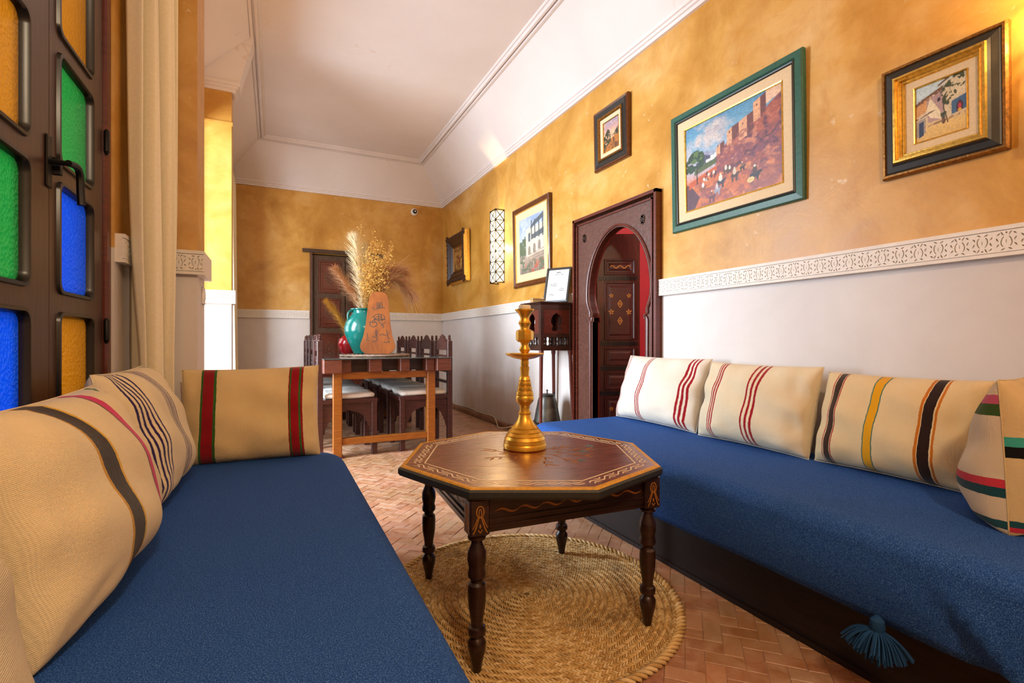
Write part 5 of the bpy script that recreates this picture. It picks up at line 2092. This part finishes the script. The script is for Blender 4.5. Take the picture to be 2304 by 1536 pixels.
# fortress towers
for (x0, x1, y0, y1, x2) in ((0.355, 0.40, 0.53, 0.66, 0.45), (0.475, 0.53, 0.60, 0.79, 0.60), (0.60, 0.68, 0.60, 0.84, 0.75), (0.745, 0.81, 0.73, 0.97, 0.86)):
    P.put(P.poly([(x0, y0), (x1, y0 + 0.02), (x1, y1), (x0, y1 - 0.03)]), '#d39a72')
    P.put(P.poly([(x1, y0 + 0.02), (x2, y0 + 0.07), (x2, y1 + 0.02), (x1, y1)]), '#6a3a36')
    P.put(P.ell((x0 + x1) / 2, (y0 + y1) / 2 + 0.05, 0.006, 0.013), '#4a2c2a')
P.put(P.poly([(0.86, 0.86), (1.0, 0.92), (1.0, 1.0), (0.86, 1.0)]), '#d9b394')
# ground and walls
P.put(P.poly([(0, 0), (1, 0), (1, 0.22), (0.7, 0.18), (0.4, 0.34), (0.15, 0.30), (0, 0.2)]), '#b8643c')
gm = P.v < 0.33
P.put(gm * np.clip((P.fbm(10) - 0.5) * 5, 0, 1), '#d98a52', 0.7)
P.put(gm * np.clip((P.fbm(8) - 0.5) * 5, 0, 1) * (P.v < 0.2), '#7a4652', 0.7)
P.put(P.poly([(0, 0), (0.1, 0.0), (0.16, 0.12), (0.05, 0.3), (0, 0.32)]), '#54343e')
P.put(P.poly([(0.03, 0.33), (0.36, 0.43), (0.36, 0.37), (0.03, 0.25)]), '#b5532c')
# tree at left
tm = (P.fbm(16) > 0.3)
P.put(P.poly([(0.125, 0.28), (0.14, 0.28), (0.135, 0.55), (0.125, 0.55)]), '#33241c')
P.put((P.ell(0.12, 0.60, 0.10, 0.10) | P.ell(0.05, 0.53, 0.08, 0.09) | P.ell(0.16, 0.53, 0.06, 0.06)) & tm, '#2c4230')
P.put(P.ell(0.12, 0.62, 0.09, 0.07) & (P.fbm(24) > 0.55), '#56703e')
P.put((P.v < 0.3) & (P.fbm(7) > 0.56) & (P.u > 0.1), '#7a4048', 0.55)
P.put(hill * (P.fbm(22) > 0.6), '#8a4a48', 0.7)
# crowd and riders
for k in range(26):
    x, y = P.r.uniform(0.2, 0.36), P.r.uniform(0.30, 0.38)
    P.put(P.ell(x, y, 0.008, 0.018), ['#7a2c28', '#d8c8b4', '#3a2a30'][k % 3])
for (x, y, s, bc, rc_) in ((0.40, 0.22, 0.05, '#3a3440', '#d8cdb8'), (0.55, 0.24, 0.045, '#4a342e', '#c4b49c'), (0.75, 0.17, 0.055, '#2c2630', '#4a3430'), (0.46, 0.33, 0.032, '#5a4038', '#d8cdb8'), (0.2, 0.22, 0.035, '#7a4a34', '#c9c4cc'),
                       (0.36, 0.14, 0.04, '#8a8a96', '#b8aeb0'), (0.63, 0.30, 0.03, '#3a2c2c', '#7a5a48'), (0.3, 0.08, 0.04, '#5a3440', '#7a4a44'), (0.5, 0.32, 0.025, '#4a3430', '#e0d4be')):
    P.put(P.ell(x, y, s * 0.9, s * 0.55), bc)
    for q in (-0.6, -0.35, 0.35, 0.6):
        P.put(P.poly([(x + q * s - 0.004, y - s * 1.5), (x + q * s + 0.004, y - s * 1.5), (x + q * s + 0.006, y), (x + q * s - 0.006, y)]), bc)
    P.put(P.ell(x + s * 0.9, y + s * 0.4, s * 0.35, s * 0.3), bc)
    P.put(P.ell(x, y + s * 0.9, s * 0.42, s * 0.75), rc_)
    P.put(P.ell(x, y + s * 1.75, s * 0.2, s * 0.25), '#d9c9b0')
P.put(P.ell(0.71, 0.13, 0.035, 0.03), '#d3b878')
P.grain(0.22, 80)
picture('framed_painting', 'large painting of a hill town with riders in a green frame', 1.508, 2.368, 1.622, 2.34,
        [('frame', 'frame_green', [(0.0, 0.0), (0.0, 0.022), (0.006, 0.03), (0.035, 0.034), (0.04, 0.026)]), ('inner_moulding', 'frame_black', [(0.04, 0.026), (0.046, 0.032), (0.052, 0.03), (0.056, 0.022)]),
         ('linen_mount', 'linen', [(0.056, 0.022), (0.105, 0.02)]), ('gilt_slip', 'gilt', [(0.105, 0.02), (0.107, 0.024), (0.113, 0.022), (0.115, 0.014)])], 0.115, 0.015, P)

# courtyard house
P = Paint(120, 120, 5)
P.grad([(0.0, '#d3a95e'), (0.2, '#d9b36a'), (0.4, '#cdb594'), (0.75, '#d3bd9c'), (1.0, '#b9c3c0')])
P.put(P.poly([(0, 0.7), (0.45, 0.86), (0.6, 1.0), (0, 1.0)]), '#b9c8cc')
P.put(P.poly([(0, 0.45), (0.3, 0.55), (0.3, 0.78), (0, 0.7)]), '#c98f52')
P.put(P.poly([(0.25, 0.3), (0.55, 0.3), (0.55, 0.82), (0.22, 0.72)]), '#a98a86')
P.put(P.poly([(0.2, 0.5), (0.3, 0.74), (0.5, 0.45), (0.52, 0.3), (0.3, 0.38)]), '#e0cdaa')
P.put(P.poly([(0.55, 0.3), (1.0, 0.33), (1.0, 1.0), (0.6, 0.95)]), '#cdbb98')
for (pts) in ([(0, 0.66), (0.25, 0.76), (0.55, 0.86), (0.58, 0.90), (0.3, 0.82), (0, 0.71)], [(0, 0.40), (0.3, 0.5), (0.42, 0.50), (0.1, 0.42), (0, 0.44)], [(0.45, 0.9), (0.7, 1.0), (0.6, 1.0), (0.45, 0.93)]):
    P.put(P.poly(pts), '#5e4028')
P.put((np.abs(P.v - 0.69 - 0.3 * P.u) < 0.04) & (P.u < 0.56) & (P.fbm(20) > 0.5), '#6e4a2c')
P.put(P.poly([(0.44, 0.62), (0.5, 0.64), (0.5, 0.71), (0.44, 0.69)]), '#2c2430')
P.put(P.poly([(0.0, 0.08), (0.2, 0.13), (0.2, 0.42), (0.0, 0.38)]), '#9a8c80')
P.put(P.poly([(0.06, 0.06), (0.16, 0.1), (0.16, 0.36), (0.06, 0.34)]), '#26344e')
P.put(P.poly([(0.72, 0.32), (1.0, 0.36), (1.0, 0.62), (0.72, 0.56)]), '#41607e')
P.put(P.poly([(0.81, 0.33), (0.93, 0.35), (0.93, 0.48), (0.87, 0.55), (0.81, 0.46)]), '#47202c')
P.put(P.ell(0.87, 0.42, 0.03, 0.06), '#b83040')
P.put(P.ell(0.87, 0.36, 0.035, 0.03), '#d8a83c')
tr_ = (np.abs(P.u - 0.6 - 0.04 * np.sin(P.v * 9)) < 0.012) & (P.v > 0.2) & (P.v < 0.75)
P.put(tr_, '#4a3526')
lf = P.fbm(16) > 0.5
for (x, y, rx, ry) in ((0.62, 0.62, 0.09, 0.09), (0.72, 0.70, 0.1, 0.06), (0.70, 0.88, 0.2, 0.07), (0.85, 0.95, 0.13, 0.07), (0.66, 0.5, 0.06, 0.06), (0.9, 0.82, 0.08, 0.05), (0.56, 0.38, 0.06, 0.08), (0.6, 0.76, 0.1, 0.08)):
    P.put(P.ell(x, y, rx, ry) & lf, '#3e4424')
P.put(P.ell(0.56, 0.26, 0.04, 0.06), '#5a3a24')
P.put((P.v < 0.24 + 0.08 * P.u) & (P.v > 0.2 + 0.08 * P.u) & (P.fbm(14) > 0.5), '#7a5a44', 0.8)
P.grain(0.18, 50)
picture('framed_painting', 'small courtyard painting in a wide dark frame with bright gilt edges', 0.783, 1.174, 1.607, 2.048,
        [('outer_gilt', 'dark_gilt', [(0.0, 0.0), (0.0, 0.02), (0.006, 0.03), (0.014, 0.03), (0.016, 0.024)]), ('frame', 'frame_black', [(0.016, 0.024), (0.022, 0.028), (0.042, 0.034), (0.05, 0.04)]),
         ('inner_gilt', 'gilt', [(0.05, 0.04), (0.053, 0.05), (0.06, 0.05), (0.064, 0.04), (0.07, 0.042), (0.075, 0.03), (0.08, 0.03), (0.084, 0.02)]), ('linen_mount', 'linen', [(0.084, 0.02), (0.11, 0.018)]), ('gilt_slip', 'gilt', [(0.11, 0.018), (0.112, 0.022), (0.115, 0.02), (0.117, 0.013)])], 0.117, 0.014, P)

# small landscape
P = Paint(80, 100, 7)
P.grad([(0.0, '#a86a30'), (0.35, '#b8803c'), (0.45, '#d8a880'), (0.75, '#b8908a'), (1.0, '#9a8a9a')])
P.put(np.clip((P.fbm(5) - 0.5) * 4, 0, 1) * (P.v > 0.5), '#dba878', 0.7)
P.put(P.poly([(0, 0.0), (0.3, 0.28), (0.75, 0.45), (1.0, 0.45), (1.0, 0.0)]), '#a9682e')
P.put((P.fbm(9) > 0.52) & (P.v < 0.4), '#6a4228')
P.put((P.ell(0.25, 0.45, 0.2, 0.25) | P.ell(0.28, 0.62, 0.12, 0.12) | P.ell(0.05, 0.35, 0.15, 0.2)) & (P.fbm(12) > 0.36), '#3a3a28')
P.put(P.poly([(0.6, 0.46), (0.75, 0.56), (1.0, 0.72), (1.0, 0.42)]) & (P.fbm(12) > 0.38), '#3c3a2a')
P.put(P.ell(0.15, 0.27, 0.06, 0.02), '#c9a98a')
for x in (0.55, 0.68):
    P.put(P.ell(x, 0.47, 0.02, 0.04), '#332a20')
P.grain(0.2, 40)
picture('framed_painting', 'small landscape with trees in a dark frame with gilt inner edge', 2.79, 3.205, 2.258, 2.712,
        [('outer_edge', 'frame_brown', [(0.0, 0.0), (0.0, 0.026), (0.01, 0.034), (0.02, 0.03)]), ('frame', 'frame_black', [(0.02, 0.03), (0.03, 0.036), (0.058, 0.03), (0.062, 0.036)]),
         ('inner_gilt', 'dark_gilt', [(0.062, 0.036), (0.068, 0.042), (0.076, 0.036), (0.084, 0.026)]), ('linen_mount', 'linen', [(0.084, 0.026), (0.112, 0.022)]), ('gilt_slip', 'gilt', [(0.112, 0.022), (0.114, 0.026), (0.118, 0.02)])], 0.118, 0.018, P)

# white house with balcony, under glass
P = Paint(100, 130, 9)
P.grad([(0.0, '#857468'), (0.3, '#b9a894'), (0.5, '#a9b6c4'), (1.0, '#8ea0bc')])
P.put(np.clip((P.fbm(5) - 0.5) * 4, 0, 1) * (P.v > 0.5), '#c4c8d4', 0.6)
P.put((P.ell(0.05, 0.4, 0.12, 0.2) | P.ell(0.2, 0.48, 0.1, 0.22)) & (P.fbm(10) > 0.38), '#5a6a54')
P.put(P.poly([(0.28, 0.3), (1.0, 0.32), (1.0, 0.82), (0.5, 0.78), (0.5, 0.82), (0.28, 0.79)]), '#d8c9b2')
P.put(P.poly([(0.46, 0.80), (0.6, 0.88), (1.0, 0.99), (1.0, 0.90), (0.5, 0.78)]), '#5a6266')
P.put(P.poly([(0.5, 0.58), (1.0, 0.62), (1.0, 0.72), (0.5, 0.66)]), '#5c6468')
for x in (0.52, 0.66, 0.82, 0.97):
    P.put((np.abs(P.u - x) < 0.022) & (P.v > 0.58) & (P.v < 0.92), '#4f575c')
P.put(P.poly([(0.38, 0.55), (0.47, 0.56), (0.47, 0.72), (0.38, 0.70)]), '#5c666c')
for (x, y) in ((0.42, 0.40), (0.63, 0.42), (0.83, 0.45)):
    P.put(P.ell(x, y, 0.055, 0.08) | P.poly([(x - 0.055, y - 0.08), (x + 0.055, y - 0.08), (x + 0.055, y), (x - 0.055, y)]), '#8a8074')
P.put((P.v < 0.33) & (P.fbm(6) > 0.45), '#9c8a7c', 0.7)
P.put((P.v < 0.2) & (P.fbm(12) > 0.55), '#b0604c', 0.9)
P.put((P.v < 0.22) & (P.fbm(14) > 0.58), '#5e6a54', 0.9)
for k in range(4):
    P.put((np.abs(P.v - 0.14 - 0.05 * k - 0.08 * P.u) < 0.008) & (P.u > 0.4), '#8a7060', 0.8)
P.grain(0.15, 50)
picture('framed_painting', 'painting of a white house with balcony in glossy brown frame beside the wall lamp', 3.895, 4.655, 1.488, 2.296,
        [('frame', 'frame_brown', [(0.0, 0.0), (0.0, 0.03), (0.012, 0.036), (0.045, 0.026)]), ('slip', 'gilt', [(0.045, 0.026), (0.05, 0.028), (0.055, 0.018)]), ('paper_mount', 'linen', [(0.055, 0.018), (0.13, 0.016)])], 0.13, 0.017, P)

# ornate dark gilt frame in the corner
P = Paint(60, 60, 11)
P.grad([(0.0, '#6a4420'), (0.5, '#a97c3c'), (1.0, '#8a5e2c')])
P.put((P.fbm(6) > 0.5), '#b98a48', 0.7)
P.put((P.fbm(8) > 0.56), '#5a3418', 0.8)
for (x, y, rx, ry) in ((0.35, 0.45, 0.07, 0.25), (0.6, 0.4, 0.1, 0.2), (0.6, 0.68, 0.06, 0.07), (0.35, 0.76, 0.05, 0.06)):
    P.put(P.ell(x, y, rx, ry) & (P.fbm(12) > 0.4), '#7a3a1c')
P.grain(0.3, 30)
pr = picture('framed_painting', 'dark brown painting in a thick ornate carved frame near the corner', 5.98, 6.67, 1.735, 2.375,
             [('frame', 'dark_wood', [(0.0, 0.0), (-0.01, 0.03), (0.01, 0.095), (0.05, 0.10), (0.09, 0.07), (0.12, 0.075), (0.15, 0.05)]), ('gilt_edge', 'gilt', [(-0.004, 0.004), (-0.014, 0.02), (-0.012, 0.05), (-0.002, 0.075), (0.004, 0.09)]), ('inner_gilt', 'dark_gilt', [(0.15, 0.05), (0.158, 0.055), (0.17, 0.04)])], 0.17, 0.042, P)
mb = MB()
for (sy, sz) in ((-1, -1), (1, -1), (1, 1), (-1, 1)):
    for k in range(5):
        a = 2 * PI * k / 5
        cy_, cz_ = sy * (0.345 - 0.02) + 0.03 * math.cos(a), sz * (0.32 - 0.02) + 0.03 * math.sin(a)
        mb.lathe([(0.022, 0.0), (0.02, 0.012), (0.0, 0.02)], (cy_, cz_, 0.085), 8)
for k in range(16):
    s = -0.28 + 0.56 * k / 15
    for sg in (-1, 1):
        mb.lathe([(0.015, 0.0), (0.012, 0.012), (0.0, 0.018)], (s, sg * (0.29 + 0.014 * math.sin(k * 2.1)), 0.09), 7)
        mb.lathe([(0.015, 0.0), (0.012, 0.012), (0.0, 0.018)], (sg * (0.315 + 0.014 * math.sin(k * 2.3)), s * 0.92, 0.09), 7)
mb.v = [(-p[2], p[0], p[1]) for p in mb.v]
mb.build('carved_leaves', 'dark_wood', pr, smooth=True)


# ------------------------------------------------------------------ wall lamps of wired glass facets
def sconce(label, y0, y1, z0, z1, depth, watts, cells=7):
    root = thing('wall_lamp', label, 'lamp', (XR, (y0 + y1) / 2, z0))
    h = z1 - z0
    w = (y1 - y0) / 2
    ct = [(-0.002, -w), (-depth, -w), (-depth, w), (-0.002, w)]
    b = MB()
    for (p, q) in ((ct[0], ct[1]), (ct[1], ct[2]), (ct[2], ct[3])):
        b.add([(p[0], p[1], 0.012), (q[0], q[1], 0.012), (q[0], q[1], h - 0.012), (p[0], p[1], h - 0.012)], [(0, 1, 2, 3)])
        b.add([(p[0] * 0.97, p[1] * 0.97, 0.012), (q[0] * 0.97, q[1] * 0.97, 0.012), (q[0] * 0.97, q[1] * 0.97, h - 0.012), (p[0] * 0.97, p[1] * 0.97, h - 0.012)], [(3, 2, 1, 0)])
    b.build('glass_shade', 'lamp_glass', root, fix=False)
    b = MB()
    r_ = 0.005
    for (p, q) in ((ct[0], ct[1]), (ct[1], ct[2]), (ct[2], ct[3])):
        for k in range(cells):
            za, zb = h * k / cells, h * (k + 1) / cells
            e = 1.012
            A = lambda c_, z: (c_[0] * e, c_[1] * e, z)
            b.tube([A(p, za), A(q, zb)], r_, 5)
            b.tube([A(q, za), A(p, zb)], r_, 5)
            b.tube([A(p, za), A(q, za)], r_, 5)
        b.tube([A(p, h), A(q, h)], r_, 5)
        b.tube([A(p, 0), A(p, h)], r_, 5)
    b.build('wire_lattice', 'iron', root)
    b = MB()
    b.lathe([(0.018, 0), (0.02, 0.05), (0.012, 0.07)], (-depth * 0.5, 0, h * 0.30), 10)
    b.build('lamp_holder', 'white_plastic', root)
    b = MB()
    b.box((-0.006, -w * 0.4, h * 0.3), (-0.001, w * 0.4, h * 0.5))
    b.build('wall_plate', 'white_plastic', root)
    b = MB()
    b.lathe([(0.012, 0.0), (0.022, 0.012), (0.03, 0.035), (0.027, 0.055), (0.014, 0.068), (0.0, 0.07)], (-depth * 0.5, 0, h * 0.30 + 0.07), 14)
    b.build('bulb', 'bulb_glow', root, smooth=True)
    lo = light('wall_lamp_bulb', 'POINT', (-depth * 0.5, 0, h * 0.48), watts, (1.0, 0.69, 0.33), size=0.03)
    lo.parent = root
    return root


sconce('lit wall lamp of wired white glass facets beside the ornate frame', 4.94, 5.09, 1.585, 2.385, 0.105, 42)
sconce('lit wall lamp at the near end of the sofa wall', 0.54, 0.69, 1.62, 2.42, 0.105, 66)

# unseen lantern added behind the viewpoint as warm general fill light
lt = thing('added_fill_lantern', 'unseen lantern added for warm fill over the near end', 'lantern', (0.25, -0.85, 2.35))
mb = MB()
mb.tube([(0, 0, 0.36), (0, 0, 1.07)], 0.006, 6)
mb.build('chain', 'iron', lt)
mb = MB()
mb.lathe([(0.17, 0.34), (0.05, 0.36), (0.01, 0.38)], n=8)
mb.build('cap', 'brass', lt)
mb = MB()
for k in range(8):
    a = 2 * PI * k / 8
    mb.tube([(0.16 * math.cos(a), 0.16 * math.sin(a), 0.0), (0.17 * math.cos(a), 0.17 * math.sin(a), 0.34)], 0.006, 5)
for z in (0.0, 0.17, 0.34):
    mb.tube([(0.165 * math.cos(2 * PI * k / 8), 0.165 * math.sin(2 * PI * k / 8), z) for k in range(9)], 0.006, 5)
mb.build('cage', 'brass', lt)
lo = light('lantern_fill_light', 'POINT', (0, 0, 0.17), 118, (1.0, 0.82, 0.58), size=0.12)
lo.parent = lt
